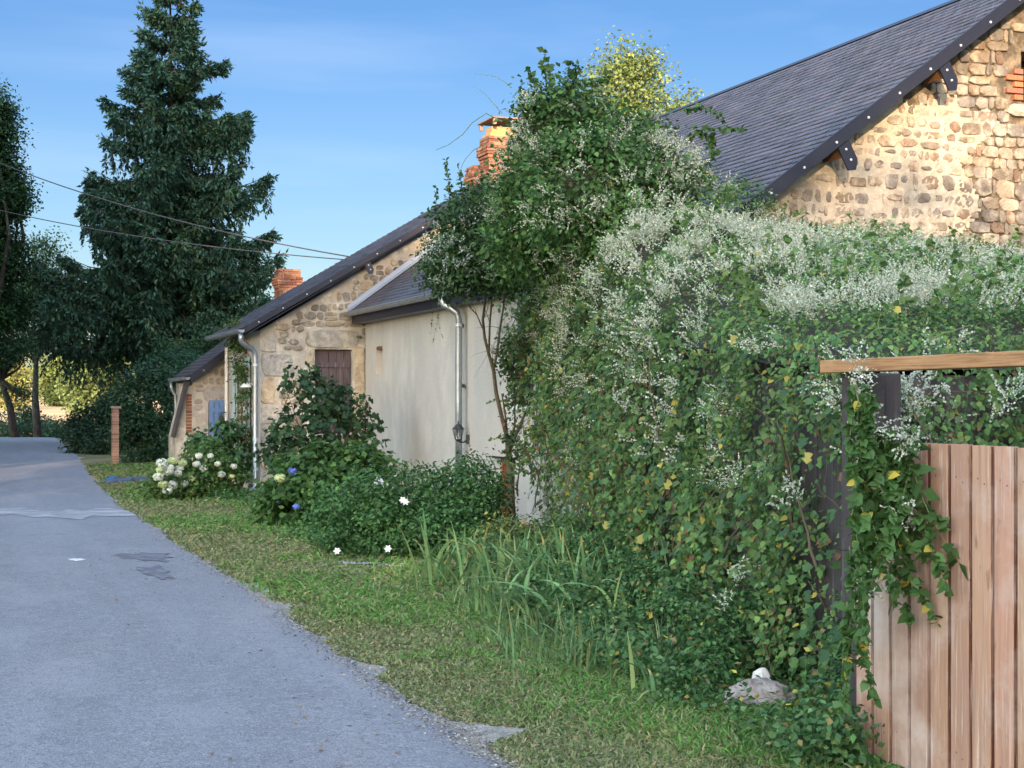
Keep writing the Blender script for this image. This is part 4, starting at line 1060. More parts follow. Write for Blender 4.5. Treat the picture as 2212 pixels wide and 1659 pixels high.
# leave the thin far-left hem open so the stone wall shows
FF = [f for f in FF if not (f[0] // ntt > ns * .68 and f[0] % ntt < ntt * .26)]
fast_mesh('old_stems', VV, np.array(FF), np.ones((len(VV), 3)), M['deadtwig'], vine)
mb = MB()
for l in LOB: mb.blob(l[0], np.array(l[1]) * .62, seed=int(l[0][0] * 10), jit=.3)
mb.build('inner_stems', M['deadtwig'], vine)
def make_vine_leaves():
    n1 = 195000; P, nn, s, t = vine_points(n1, (1.0, .75, .62))
    # clumpiness and thinning
    cl = snoise(P, 5.0, 7) + .5 * snoise(P, 11, 8)
    keep = rng.random(n1) < np.clip(.62 + .62 * cl, .04, 1)
    # hem: thin out low parts of the face towards the far (left) end and lowest band near the post
    low = (t < 1); thin = np.where(low, np.clip((t * 2.4 + .05 - .22 * np.maximum(0, s - 4.6)) + .45 * (s < 4.6) + .3 * snoise(P, 4, 12), .05, 1), 1)
    keep &= rng.random(n1) < thin
    P, nn, s, t, cl = P[keep], nn[keep], s[keep], t[keep], cl[keep]; n = len(P)
    P = P + nn * (.17 * snoise(P, 2.1, 41) + np.clip(.12 * cl, -.1, .24) + rng.normal(size=n) * .06)[:, None]
    Nn = unit(nn * .55 + np.array((-.1, -.2, .45)) + rnd(n) * .62)
    T = unit(np.array((0, 0, -.75)) + nn * .3 + rnd(n) * .6)
    face = t < 1
    col = leaf_cols(n, [(.105, .215, .06), (.075, .175, .055), (.15, .26, .07), (.065, .15, .055), (.13, .2, .07)], .34)
    up = ~face; col[up] *= np.array((1.15, 1.1, .9))
    y_ = (rng.random(n) < np.where(face, .03, .008)); col[y_] = np.array((.4, .33, .06)) * rng.uniform(.7, 1.2, (y_.sum(), 1))
    b_ = rng.random(n) < np.where(face & (t < .75), .07, .02) * (1 + snoise(P, 2.5, 5)).clip(0, 2); col[b_] = np.array((.22, .12, .06)) * rng.uniform(.6, 1.3, (b_.sum(), 1))
    col *= (1 + .3 * snoise(P, 2.2, 9))[:, None].clip(.5, 1.5)
    d = np.hypot(P[:, 0], P[:, 1])
    size = rng.uniform(.019, .052, n) * (1 + .25 * snoise(P, 1.5, 77)) * (1 + .022 * (d - 7).clip(0, 12)) * np.where(up, .85, 1)
    leaf_mesh('leaves', P, Nn, T, size, col, T_HEART, M['leaf'], vine)
    # broad hop-like leaves low on the face
    P, nn, s, t = vine_points(2600, (1, .15, 0)); k = (t < .6) | (rng.random(len(t)) < .2); P, nn = P[k], nn[k]; n = len(P)
    leaf_mesh('broad_leaves', P + nn * rng.uniform(.03, .2, (n, 1)), unit(nn * .6 + np.array((-.1, -.2, .5)) + rnd(n) * .5), unit(np.array((0, 0, -.8)) + rnd(n) * .6), rng.uniform(.05, .08, n), leaf_cols(n, [(.06, .14, .05), (.09, .18, .05), (.05, .11, .045)], .3, [(.06, (.36, .32, .08))]), T_MAPLE, M['leaf'], vine)
    # lobes
    foliage('crown_leaves', LOB, 30000, .066, [(.075, .165, .045), (.055, .135, .04), (.1, .2, .055)], vine, T_OVATE, clump=.12, cl_n=60, shell=.6)
make_vine_leaves()
def plume_mesh(name, P, D, parent, spikes=6, nf=13, L=.16, fs=.0095, spread=.55, cols=((.52, .58, .45), (.62, .66, .53), (.42, .48, .34), (.44, .41, .29))):
    """panicles: P bases, D main directions"""
    n = len(P); base = np.repeat(P, spikes, 0); dd = np.repeat(D, spikes, 0)
    d2 = unit(dd + rnd(len(dd)) * spread); base = base + d2 * rng.uniform(-.02, .06, (len(dd), 1)) + rnd(len(dd)) * .03
    ll = rng.uniform(.5, 1.1, len(dd)) * L
    t = np.tile(np.linspace(.05, 1, nf), len(dd)); B2 = np.repeat(base, nf, 0); D2 = np.repeat(d2, nf, 0); L2 = np.repeat(ll, nf)
    k = rng.random(len(t)) < .86; t, B2, D2, L2 = t[k], B2[k], D2[k], L2[k]
    bend = np.array((0, 0, -.25))
    Q = B2 + D2 * (L2 * t)[:, None] + bend * (L2 * t * t)[:, None] + rnd(len(t)) * (fs * 1.1 * (1.15 - t))[:, None]
    c = np.array(cols)[rng.integers(0, len(cols), len(t))] * rng.uniform(.75, 1.2, (len(t), 1))
    return leaf_mesh(name, Q, rnd(len(t)), rnd(len(t)), fs * rng.uniform(.7, 1.4, len(t)), c, T_QUAD, M['petal'], parent)
def make_plumes():
    # flowers gather in drifts
    n = 13500; P, nn, s, t = vine_points(n, (.8, 1.0, .75))
    dr = .55 * snoise(P, 2.2, 21) + .75 * snoise(P, 6.5, 22)
    pr = np.clip(.05 + 1.7 * (dr - .05), 0, 1) * np.where(t < 1, np.clip((t - .45) * 1.3, 0.02, .8), .9)
    pr *= np.where((t > 1), 1.1, 1)
    k = rng.random(n) < pr; P, nn, t = P[k], nn[k], t[k]
    D = unit(nn * .7 + np.array((-.1, -.15, .8)) + rnd(len(P)) * .45)
    P = P + nn * rng.uniform(.05, .16, (len(P), 1))
    dist = np.hypot(P[:, 0], P[:, 1])
    near = dist < 10.5
    print('plumes', near.sum(), (~near).sum())
    plume_mesh('flower_plumes', P[near], D[near], vine, 7, 18, .15, .0072)
    plume_mesh('flower_plumes', P[~near], D[~near], vine, 7, 11, .17, .0108)
    # on the lobes
    n = 620; li = rng.choice(len(LOB), n); c = np.array([l[0] for l in LOB])[li]; r = np.array([l[1] for l in LOB])[li]; d = rnd(n)
    d[:, 1] = -np.abs(d[:, 1]) * .8; d = unit(d); P = c + d * r * rng.uniform(.95, 1.12, (n, 1))
    k = (snoise(P, 4, 31) > -.15) & (P[:, 2] < 4.75); P, d = P[k], d[k]
    plume_mesh('flower_plumes', P, unit(d * .7 + np.array((0, 0, .7)) + rnd(len(P)) * .3), vine, 8, 11, .19, .0112)
make_plumes()
# trailing stems, hanging strands over the gate, sprigs against the sky
def sprig(mb, P0, D0, L, steps=9, sag=.5, wander=.18, r=.0035, up=0):
    p = np.array(P0, float); d = unit(np.array(D0, float)); pts = [p.copy()]; seg = L / steps
    for i in range(steps):
        d = unit(d + rng.normal(size=3) * wander + np.array((0, 0, -sag / steps * 2 + up)))
        p = p + d * seg; pts.append(p.copy())
    mb.tube(pts, [r * (1 - .75 * i / steps) for i in range(steps + 1)], 4); return pts
def sprig_leaves(ptss, per, size, cols, parent, name='sprig_leaves', tmpl=T_OVATE, start=1, odd=None):
    P = []; D = []
    for pts in ptss:
        for i in range(start, len(pts)):
            for k in range(per):
                f = rng.random(); P.append(pts[i - 1] * (1 - f) + pts[i] * f); D.append(pts[i] - pts[i - 1])
    P = np.array(P); D = unit(np.array(D)); n = len(P); side = rnd(n)
    T = unit(D * .5 + side * .9 + np.array((0, 0, -.35)))
    leaf_mesh(name, P, unit(rnd(n) + np.array((0, -.3, .6))), T, size * rng.uniform(.6, 1.2, n), leaf_cols(n, cols, .25, odd), tmpl, M['leaf'], parent)
mb = MB(); SP = []
for (u, v, d, dx, dz, L) in [(1200, 225, 15.8, -.1, 1, .6), (1165, 240, 15.8, .05, 1, .5), (1215, 215, 15.6, .15, 1, .42), (1190, 210, 15.7, -.25, .9, .5), (1260, 215, 15.6, .3, .9, .35), (1140, 260, 16.2, -.2, .9, .4), (1480, 300, 15.2, .9, .35, .5), (1490, 280, 15.2, .8, .05, .55), (1500, 380, 15, .6, .6, .45),
                             (1240, 200, 15.6, 0, 1, .3), (1470, 240, 15.4, .7, .7, .5)]:
    p = W(u, v, d); D = np.array((dx * CA, -dx * SA, dz)); SP.append(sprig(mb, p, D, L, 9, .12, .16, .006))
for (u, v, d, L) in [(1960, 960, 6.3, .75), (1940, 960, 6.35, .85), (1925, 975, 6.4, .95), (1955, 955, 6.3, .95), (1900, 980, 6.5, .5), (1962, 955, 6.3, .7), (1930, 970, 6.4, .6), (1945, 960, 6.3, .8), (1900, 990, 6.45, .9), (1885, 1000, 6.5, .7), (1875, 930, 6.45, .5), (1890, 920, 6.4, .5), (1905, 925, 6.4, .45), (1920, 930, 6.35, .4), (1870, 960, 6.5, .6), (1860, 900, 6.5, .7), (1880, 940, 6.45, .5), (1895, 950, 6.4, .45), (1862, 1000, 6.5, .6), (1838, 820, 6.35, .8), (1845, 830, 6.3, .9), (1852, 1000, 6.3, .9), (1842, 1100, 6.4, .8), (1835, 1180, 6.4, .8), (1855, 860, 6.3, .6), (1832, 930, 6.4, .9), (1870, 830, 6.35, .5), (1830, 1300, 6.4, .6), (1880, 850, 6.3, .4)]:
    p = W(u, v, d); SP.append(sprig(mb, p, (-.05, -.15, -1), L * .8, 10, .1, .1, .003))
mb.build('sprig_stems', M['greenstem'], vine)
sprig_leaves(SP[:12], 4, .085, [(.05, .11, .03), (.07, .14, .04)], vine)
sprig_leaves(SP[12:], 9, .05, [(.055, .13, .035), (.07, .15, .04)], vine, odd=[(.035, (.42, .36, .06))], tmpl=T_HEART)
# strands hanging down the face and dead stems
mb = MB(); S2 = []
for k in range(60):
    P, nn, s, t = vine_points(1, (1, 0, 0)); P, nn = P[0] + nn[0] * .06, nn[0]; P[2] = rng.uniform(.3, 1.2)
    sprig(mb, P, (rng.normal() * .4, rng.normal() * .4, 1), rng.uniform(.5, 1.2), 8, -.1, .2, rng.uniform(.006, .013))
for k in range(170):
    P, nn, s, t = vine_points(1, (1, 0, 0)); P, nn = P[0], nn[0]
    P = P + nn * rng.uniform(.02, .12); P[2] = max(P[2], .5)
    pts = sprig(mb, P, (rng.normal() * .4 - .1, rng.normal() * .4 - .2, -1 + rng.normal() * .5), rng.uniform(.3, .9), 8, .3, .22, rng.uniform(.002, .0045)); S2.append(pts)
tag(mb.build('hanging_stems', M['stem'], vine), kind='stuff')
mb = MB()
for (u, v, d, dx, dz, L) in [(1050, 310, 17.6, -.75, -.25, .55), (1105, 190, 16.0, -.4, .3, .45), (1085, 245, 16.2, -.5, .5, .4)]:
    p = W(u, v, d); sprig(mb, p, np.array((dx * CA, -dx * SA, dz)), L * 1.1, 12, .25, .12, .006)
pts = [W(u, v, 16.2) for u, v in ((1085, 262), (1050, 245), (1020, 265), (1000, 290), (970, 312), (940, 325))]; mb.tube(pts, [.007, .006, .005, .005, .004, .003], 4)
for (u, v, d, L) in [(1700, 700, 8.6, .5), (1900, 640, 9, .5), (2050, 560, 10, .5), (1500, 620, 10, .5), (1870, 730, 7.6, .4), (2000, 740, 7.3, .45), (2120, 800, 6.9, .5)]:
    sprig(mb, W(u, v, d), (rng.normal(), -.5, .6), L, 10, .6, .2, .003)
tag(mb.build('bare_tendrils', M['greenstem'], vine), kind='stuff')
mb = MB(); S4 = []
P_, n_, s_, t_ = vine_points(420, (1, 1, .7))
for k in range(420):
    S4.append(sprig(mb, P_[k] + n_[k] * .02, n_[k] * .8 + np.array((-.1, -.2, .15 + .5 * (t_[k] > 1))) + rng.normal(size=3) * .35, rng.uniform(.2, .5), 7, .5, .2, .0028))
tag(mb.build('shoots', M['greenstem'], vine), kind='stuff')
sprig_leaves(S4, 4, .052, [(.11, .2, .06), (.085, .165, .05), (.14, .22, .07)], vine, 'shoot_leaves', T_HEART, 2, odd=[(.02, (.4, .34, .08))])
nearp = np.array([W(u, v, d) for u, v, d in [(1850, 890, 6.45), (1870, 930, 6.4), (1840, 960, 6.45), (1860, 1010, 6.4), (1880, 960, 6.38), (1900, 940, 6.35), (1850, 930, 6.4), (1835, 800, 6.5), (1860, 790, 6.6), (1925, 830, 7.2), (1965, 840, 7.2), (2000, 825, 7.2), (2030, 840, 7.2), (1950, 815, 7.3), (1990, 850, 7.1), (1945, 850, 7.2), (2170, 870, 6.9), (2150, 900, 6.9), (2190, 850, 6.9),
   (1950, 1120, 6.25), (1960, 1150, 6.25), (1945, 1110, 6.25), (1895, 1280, 6.4), (1890, 1270, 6.4), (1840, 860, 6.5), (1970, 985, 6.3), (1960, 965, 6.3), (1350, 880, 11.2), (1330, 860, 11.2), (1560, 840, 9.6), (1580, 860, 9.5), (1600, 1255, 8.6), (1585, 1235, 8.7), (1680, 1085, 8.1), (1700, 1060, 8.1), (1720, 1075, 8), (1600, 1040, 8.9), (1640, 1030, 8.8), (1570, 1310, 8.6)]])
plume_mesh('flower_plumes', nearp, unit(rng.normal(size=(len(nearp), 3)) * .4 + np.array((-.1, -.4, .6))), vine, 8, 18, .13, .007, cols=((.52, .58, .48), (.6, .63, .52), (.42, .46, .34)))
fin(vine)

# climbing rose sprawled over the eaves, its bare stems against the wall
rose = thing('climbing_shrub', 'climbing shrub with bare forked stems on the rendered wall and leafy head over the eaves', 'shrub', tuple(W(1112, 1137, 20.2)))
mb = MB()
base = np.array((7.1, yx(1112, 7.1), 0))
def stem(pix, d, r0, r1): 
    pts = [W(u, v, dd) for (u, v), dd in zip(pix, np.linspace(d[0], d[1], len(pix)))]; mb.tube(pts, np.linspace(r0, r1, len(pts)), 6); return pts
stem([(1108, 1140), (1104, 1070), (1100, 1000), (1097, 950)], (19.7, 19.7), .05, .038)
A1 = stem([(1097, 950), (1085, 905), (1072, 850), (1066, 800), (1056, 765), (1047, 730), (1043, 690), (1048, 650), (1056, 600)], (19.7, 19.2), .03, .012)
A2 = stem([(1066, 800), (1074, 760), (1080, 710), (1088, 660), (1092, 600)], (19.5, 19.2), .018, .01)
A3 = stem([(1056, 765), (1058, 700), (1062, 650), (1064, 590)], (19.4, 19.2), .014, .009)
A4 = stem([(1045, 715), (1030, 680), (1012, 660), (1018, 620)], (19.4, 19.2), .01, .005)
A5 = stem([(1097, 950), (1092, 900), (1084, 850)], (19.7, 19.6), .016, .008)
A6 = stem([(1100, 975), (1118, 930), (1140, 880), (1152, 830)], (19.7, 19.4), .028, .012)
A7 = stem([(1104, 960), (1112, 920), (1112, 860), (1108, 800), (1098, 760)], (19.7, 19.4), .014, .006)
for k in range(26):
    s = [A1, A2, A3, A4, A7, A6][rng.integers(0, 6)]; i = rng.integers(1, len(s)); sprig(mb, s[i], (rng.normal(), rng.normal() * .4, 1.1), rng.uniform(.2, .5), 6, 0, .2, .005)
mb.build('stems', M['stem'], rose, smooth=True)
foliage('head_leaves', LOBL, 12500, .062, [(.045, .1, .035), (.055, .12, .04), (.04, .085, .032)], rose, T_OVATE, clump=.10, cl_n=45, shell=.35)
foliage('low_leaves', [(tuple(W(1115, 830, 19.4)), (.12, .15, .35)), (tuple(W(1110, 960, 19.5)), (.14, .15, .3)), (tuple(W(1095, 760, 19.4)), (.1, .15, .25)), (tuple(W(1125, 740, 19.2)), (.15, .12, .3))], 900, .065, [(.045, .1, .035), (.06, .12, .04)], rose, T_OVATE, clump=.07, cl_n=14, shell=.1, odd=[(.05, (.3, .16, .07))])
n = 130; li = rng.choice(len(LOBL), n); c = np.array([l[0] for l in LOBL])[li]; r = np.array([l[1] for l in LOBL])[li]; d = rnd(n); d[:, 1] = -np.abs(d[:, 1])
plume_mesh('flower_plumes', c + d * r, unit(d * .5 + np.array((0, 0, .8))), rose, 5, 8, .13, .012, cols=((.4, .46, .4), (.5, .55, .5)))
mb = MB(); S3 = []
for (u, v, L) in [(975, 440, .55), (1000, 425, .4), (950, 470, .4), (985, 450, .3)]: S3.append(sprig(mb, W(u, v, 18.6), (-.25 * CA, .25 * SA, 1), L, 8, .05, .15, .006))
for (u, v) in ((945, 650), (950, 660), (938, 640)): S3.append(sprig(mb, W(u, v, 19.6), (0, 0, -1), .5, 8, .1, .08, .002))
mb.build('sprig_stems', M['stem'], rose); sprig_leaves(S3[:4], 5, .06, GREENS, rose); sprig_leaves(S3[4:], 1, .035, GREENS, rose)
fin(rose)

# ================================================================== GARDEN PLANTS
def shrub(name, label, cat, base, lobes, n, size, cols, tmpl=T_OVATE, clump=.1, cl_n=40, shell=.35, stems=14, r0=.012, odd=None, flowers=None, group=None, flat=.5, inner=True, droop=.4, subs=2):
    o = thing(name, label, cat, tuple(base), group)
    mb = MB()
    for b in ([base] if not isinstance(base, list) else base): 
        branches(mb, (base[0] + rng.normal() * .02, base[1] + rng.normal() * .02, base[2]), lobes, stems, r0, subs)
    mb.build('stems', M['stem'], o)
    foliage('leaves', lobes, n, size, cols, o, tmpl, clump, cl_n, shell, odd, flat=flat, droop=droop)
    if flowers: flowers(o)
    fin(o); return o
def mophead(o, pts, r, cols, name='flower_head', fs=.022, n=150):
    for p, rr_, c in zip(pts, r, cols):
        d = rnd(n); d[:, 2] = d[:, 2] * .8 + .1; P = np.array(p) + unit(d) * rr_ * np.array((1, 1, .8)) * rng.uniform(.85, 1.05, (n, 1))
        leaf_mesh(name, P, unit(d) + rnd(n) * .35, rnd(n), fs * rng.uniform(.7, 1.3, n), np.array(c) * rng.uniform(.85, 1.15, (n, 1)), T_QUAD, M['petal'], o)
HW, HG, HB = (.74, .76, .66), (.58, .66, .34), (.16, .24, .62)
def fl_left(o):
    px = [(350, 1000, 1.0), (373, 995, .8), (342, 1030, .9), (363, 1018, .9), (352, 1046, .8), (367, 1010, .7), (385, 1022, .7), (395, 1000, .75), (430, 985, .6), (372, 1048, .95), (345, 1015, .6), (398, 1045, .7), (388, 1012, .6), (415, 1035, .75), (440, 1012, .7), (478, 1025, .7), (452, 1052, .8), (425, 1003, .65), (505, 1008, .55), (412, 1062, .7), (470, 1002, .5), (455, 985, .45), (500, 1030, .5), (362, 1060, .8)]
    mophead(o, [W(u, v, 25.1 + .008 * (u - 350)) for u, v, s in px], [.085 * s + .012 for _, _, s in px], [HW if k % 3 != 1 else HG for k in range(len(px))], n=130, fs=.026)
shrub('hydrangea', 'hydrangea bush with many creamy white flower heads beside the farmhouse corner', 'hydrangea', (4.45, 26.4, 0),
      [(tuple(W(400, 1040, 26)), (.5, .6, .36)), (tuple(W(450, 1010, 26.6)), (.5, .5, .45)), (tuple(W(360, 1050, 25.6)), (.3, .35, .22)), (tuple(W(490, 1040, 26.6)), (.3, .4, .38))], 5200, .085,
      [(.075, .15, .035), (.05, .11, .035), (.1, .18, .04)], clump=.09, cl_n=24, shell=.5, flowers=fl_left)
def fl_mid(o):
    mophead(o, [W(632, 1018, 19.6), W(640, 1095, 19.2)], [.055, .045], [HB, HB], n=90, fs=.02); mophead(o, [W(605, 1033, 19.9)], [.075], [HG], n=120)
    mophead(o, [W(593, 1070, 20), W(600, 1085, 20), W(577, 1110, 20.4)], [.035, .03, .03], [(.3, .45, .6)] * 3, n=40, fs=.016)
shrub('hydrangea', 'large leafy hydrangea with one blue flower head below the big shrub', 'hydrangea', (4.95, 20.6, 0),
      [(tuple(W(700, 1040, 20.6)), (.65, .6, .42)), (tuple(W(770, 1020, 20.9)), (.45, .5, .36)), (tuple(W(650, 1090, 20.2)), (.45, .5, .38)), (tuple(W(740, 1100, 20)), (.5, .5, .42))], 8200, .11,
      [(.06, .14, .03), (.045, .11, .03), (.085, .17, .04)], clump=.1, cl_n=26, shell=.55, flowers=fl_mid, stems=18)
def fl_rosa(o):
    px = [(822, 1040, 17), (812, 1046, 17), (832, 1047, 16.9), (870, 1080, 16.3), (876, 1084, 16.3), (838, 1185, 15.6), (728, 1190, 15.8), (818, 1036, 17.1), (640, 1020, 17)]
    for u, v, d in px[:8]:
        c = W(u, v, d - .45); n = 6; a = np.arange(n) * 2 * math.pi / n; f = unit(np.array([-.3, -.9, .4]))
        X = unit(np.cross(f, (0, 0, 1))); Y = np.cross(X, f); T = np.array([X * math.cos(t) + Y * math.sin(t) for t in a])
        leaf_mesh('flower', np.repeat(c[None], n, 0), np.repeat(f[None], n, 0) + rnd(n) * .2, T, np.full(n, .042), np.full((n, 3), (.8, .78, .82)), T_HEART, M['petal'], o)
shrub('rose_bush', 'dense dark green bush dotted with a few white flowers in front of the rendered wall', 'shrub', (5.1, 16.9, 0),
      [(tuple(W(880, 1090, 16.7)), (.62, .6, .42)), (tuple(W(780, 1110, 16.5)), (.5, .6, .42)), (tuple(W(980, 1090, 16.9)), (.5, .55, .42)), (tuple(W(830, 1150, 16.1)), (.6, .5, .28)), (tuple(W(950, 1150, 16.1)), (.5, .5, .3)), (tuple(W(1040, 1070, 17.4)), (.3, .4, .42)), (tuple(W(1015, 1030, 17.6)), (.2, .3, .25))], 21000, .05,
      [(.055, .145, .04), (.065, .165, .045), (.045, .12, .04), (.095, .2, .06)], clump=.085, cl_n=40, shell=.45, flowers=fl_rosa, stems=26)
shrub('broadleaf_shrub', 'tall open shrub with large lobed leaves in front of the hayloft door', 'shrub', (6.1, 24.3, 0),
      [(tuple(W(680, 850, 24.6)), (.45, .5, .4)), (tuple(W(740, 880, 24.8)), (.42, .45, .42)), (tuple(W(630, 930, 24.3)), (.42, .45, .35)), (tuple(W(700, 960, 24.3)), (.5, .45, .4)), (tuple(W(790, 930, 24.6)), (.22, .3, .35)), (tuple(W(610, 830, 24.5)), (.12, .2, .1)), (tuple(W(650, 800, 24.6)), (.15, .2, .12)), (tuple(W(785, 870, 24.6)), (.12, .2, .12)), (tuple(W(600, 980, 24.3)), (.25, .3, .25))], 1500, .11,
      [(.035, .085, .035), (.045, .1, .04), (.03, .07, .03)], tmpl=T_MAPLE, clump=.09, cl_n=13, shell=.2, stems=26, r0=.022, droop=.6)
shrub('climbing_plant', 'leafy climber on the farmhouse front wall left of its downpipe', 'climbing plant', (5.45, 28.5, 0),
      [(tuple(W(520, 790, 28.8)), (.1, .35, .42)), (tuple(W(530, 860, 28.6)), (.08, .3, .45)), (tuple(W(510, 740, 29)), (.1, .4, .25)), (tuple(W(505, 700, 29.4)), (.08, .3, .1)), (tuple(W(535, 950, 28.4)), (.08, .3, .4))], 2300, .06,
      [(.06, .13, .035), (.09, .16, .05), (.05, .1, .03)], clump=.07, cl_n=20, shell=.1, stems=16, r0=.016, odd=[(.04, (.4, .2, .1))])
shrub('leafy_shrub', 'loose shrub with deeply cut leaves rising behind the white flowered hydrangea', 'shrub', (4.95, 28.2, 0),
      [(tuple(W(490, 950, 28.2)), (.3, .3, .35)), (tuple(W(430, 960, 28.5)), (.22, .3, .2)), (tuple(W(510, 1000, 28)), (.25, .3, .3))], 1300, .095,
      [(.045, .11, .045), (.06, .13, .05)], tmpl=T_MAPLE, clump=.08, cl_n=12, shell=.2, stems=12)
# low edging plants along the bed
edge_pts = [G(530, 1100), G(560, 1120), G(600, 1140), G(640, 1170), G(700, 1195), G(760, 1205), G(680, 1180), G(590, 1118), G(500, 1090), G(450, 1085)]
lob = [((p[0] + .25, p[1] + .3, .06), (.28, .5, .13)) for p in edge_pts]
shrub('ground_cover', 'low bright green ground cover along the edge of the flower bed', 'ground cover', tuple(edge_pts[3] + (.2, .2, 0)), lob, 7000, .05, [(.07, .17, .045), (.09, .2, .05), (.05, .13, .04)], clump=.07, cl_n=30, shell=.2, stems=4)
# weeds under the vine
ROCK = G(1640, 1532)
lob = []
for k in range(38):
    t = k / 37; yy = 5.2 + t * 9.0; xin = np.interp(yy, [5.2, 6, 8, 10.7, 13.3, 15], [3.4, 3.48, 3.66, 4.1, 4.7, 5.1]); xo = np.interp(yy, [5.9, 8, 10.7, 13.3, 15], [4.3, 4.6, 5.2, 6.0, 6.6])
    for q in range(3):
        f = rng.random(); hz = .07 + .26 * f + rng.uniform(0, .1)
        wx, wy = xin + (xo - xin) * f, yy
        if yy < 5.9 and wx > 3.72: continue
        if wy < ROCK[1] + .2 and abs(wx - ROCK[0] - .45 * (wy - ROCK[1])) < .42 and wy > ROCK[1] - 1.1: hz = .05
        lob.append(((xin + (xo - xin) * f, yy + rng.uniform(-.15, .15), hz * .75), (.2, .24, hz)))
shrub('weed_bank', 'tangle of nettles and low weeds along the foot of the flowering vine', 'weeds', (4.5, 9, 0), lob, 42000, .042,
      [(.055, .14, .045), (.075, .18, .055), (.045, .115, .04), (.11, .2, .07)], clump=.06, cl_n=26, shell=.15, stems=70, r0=.004, odd=[(.03, (.3, .24, .1)), (.02, (.45, .4, .08))], tmpl=T_OVATE, droop=.1)
bpy.data.objects['weed_bank']['kind'] = 'stuff'
shrub('herb_patch', 'yellowing leafy herbs between the rose bush and the iris clump', 'plant', (4.75, 13.9, 0), [(tuple(W(1040, 1230, 13.9)), (.3, .4, .3)), (tuple(W(1000, 1300, 12.9)), (.22, .35, .22)), (tuple(W(1090, 1190, 14.5)), (.3, .35, .4)), (tuple(W(1130, 1190, 14.3)), (.35, .4, .3)), (tuple(W(1200, 1250, 13.4)), (.35, .45, .28)), (tuple(W(1100, 1290, 12.9)), (.3, .45, .2))], 10500, .045,
      [(.08, .15, .04), (.13, .18, .05), (.06, .12, .04)], clump=.07, cl_n=22, shell=.2, stems=20, r0=.005, odd=[(.12, (.35, .3, .08)), (.06, (.25, .13, .07))])
def straps(name, label, centers, n, L, wid, cols, spreadr=.25, lean=.5, odd=.1):
    o = thing(name, label, 'plant', tuple(centers[0])); Vs = []; Fs = []; Cs = []
    for c in centers:
        for k in range(n):
            p = np.array(c) + np.array((rng.normal() * spreadr, rng.normal() * spreadr * 1.3, 0)); a = rng.uniform(0, 6.28)
            h = np.array((math.cos(a), math.sin(a), 0)) + np.array((-.35, -.3, 0)); l = L * rng.uniform(.6, 1.2); ln_ = lean * rng.uniform(.2, 1.5)
            B = unit(np.cross(h, (0, 0, 1)) + rng.normal(size=3) * .3); s = 6; base = len(Vs)
            col = np.array(cols[rng.integers(0, len(cols))]) * rng.uniform(.75, 1.25)
            for i in range(s + 1):
                t = i / s; q = p + np.array((0, 0, 1)) * l * (t - .45 * ln_ * t ** 2.6) + h * l * ln_ * t ** 1.8; w = wid * (1 - t ** 3) * (.7 + .3 * math.sin(math.pi * t)) + .0008
                Vs += [q - B * w, q + B * w]; cc = col if not (t > .75 and rng.random() < odd) else np.array((.45, .38, .12)); Cs += [cc, cc]
            Fs += [(base + 2 * i, base + 2 * i + 1, base + 2 * i + 3, base + 2 * i + 2) for i in range(s)]
    fast_mesh('leaves', np.array(Vs), np.array(Fs), np.array(Cs), M['grass'], o); fin(o)
IR = [(.13, .26, .1), (.1, .21, .08), (.18, .31, .12), (.2, .27, .11)]
straps('iris_clump', 'clump of long sword-like iris leaves at the left foot of the vine', [G(1110, 1245), G(1180, 1270), G(1050, 1270), G(1240, 1300), G(1130, 1300), G(1290, 1330)], 95, .6, .018, IR, .29, .6)
straps('iris_clump', 'drooping iris leaves hanging towards the verge grass, below the herbs', [G(1080, 1365) + (.15, .1, .1), G(1180, 1375) + (.15, .1, .12)], 20, .48, .015, IR, .14, .9)
straps('iris_clump', 'short pale iris fan nearest the gate among the weeds', [G(1270, 1460), G(1440, 1530)], 9, .4, .013, IR, .08, .9, .4)
straps('iris_clump', 'arching pale-tipped iris fan in the middle of the weed bank', [G(1330, 1400) + (.1, .1, .12)], 9, .42, .013, [(.16, .28, .08), (.2, .3, .1)], .07, .9, .4)
straps('grass_tuft', 'tall dark green grass tuft in front of the middle of the vine', [G(1220, 1340), G(1300, 1350), G(1400, 1440), G(1080, 1330), G(1150, 1400), G(1250, 1450)], 110, .34, .0055, [(.1, .2, .08), (.13, .24, .1), (.2, .24, .11)], .2, .6, .1)
# stones at the foot
bp = ROCK
mb = MB(); mb.blob((bp[0], bp[1], .05), (.19, .14, .11), 5, .25, n=16, m=10); tag(mb.build('boulder', M['rock'], None, smooth=False), 'low lichen-grey boulder lying in the weeds beside the gate post', 'boulder')
mb = MB(); mb.blob((bp[0] + .13, bp[1] + .2, .09), (.055, .045, .09), 8, .3, n=10, m=7); tag(mb.build('pale_stone', M['paleRock'], None), 'small pale stone perched behind the grey boulder', 'stone')
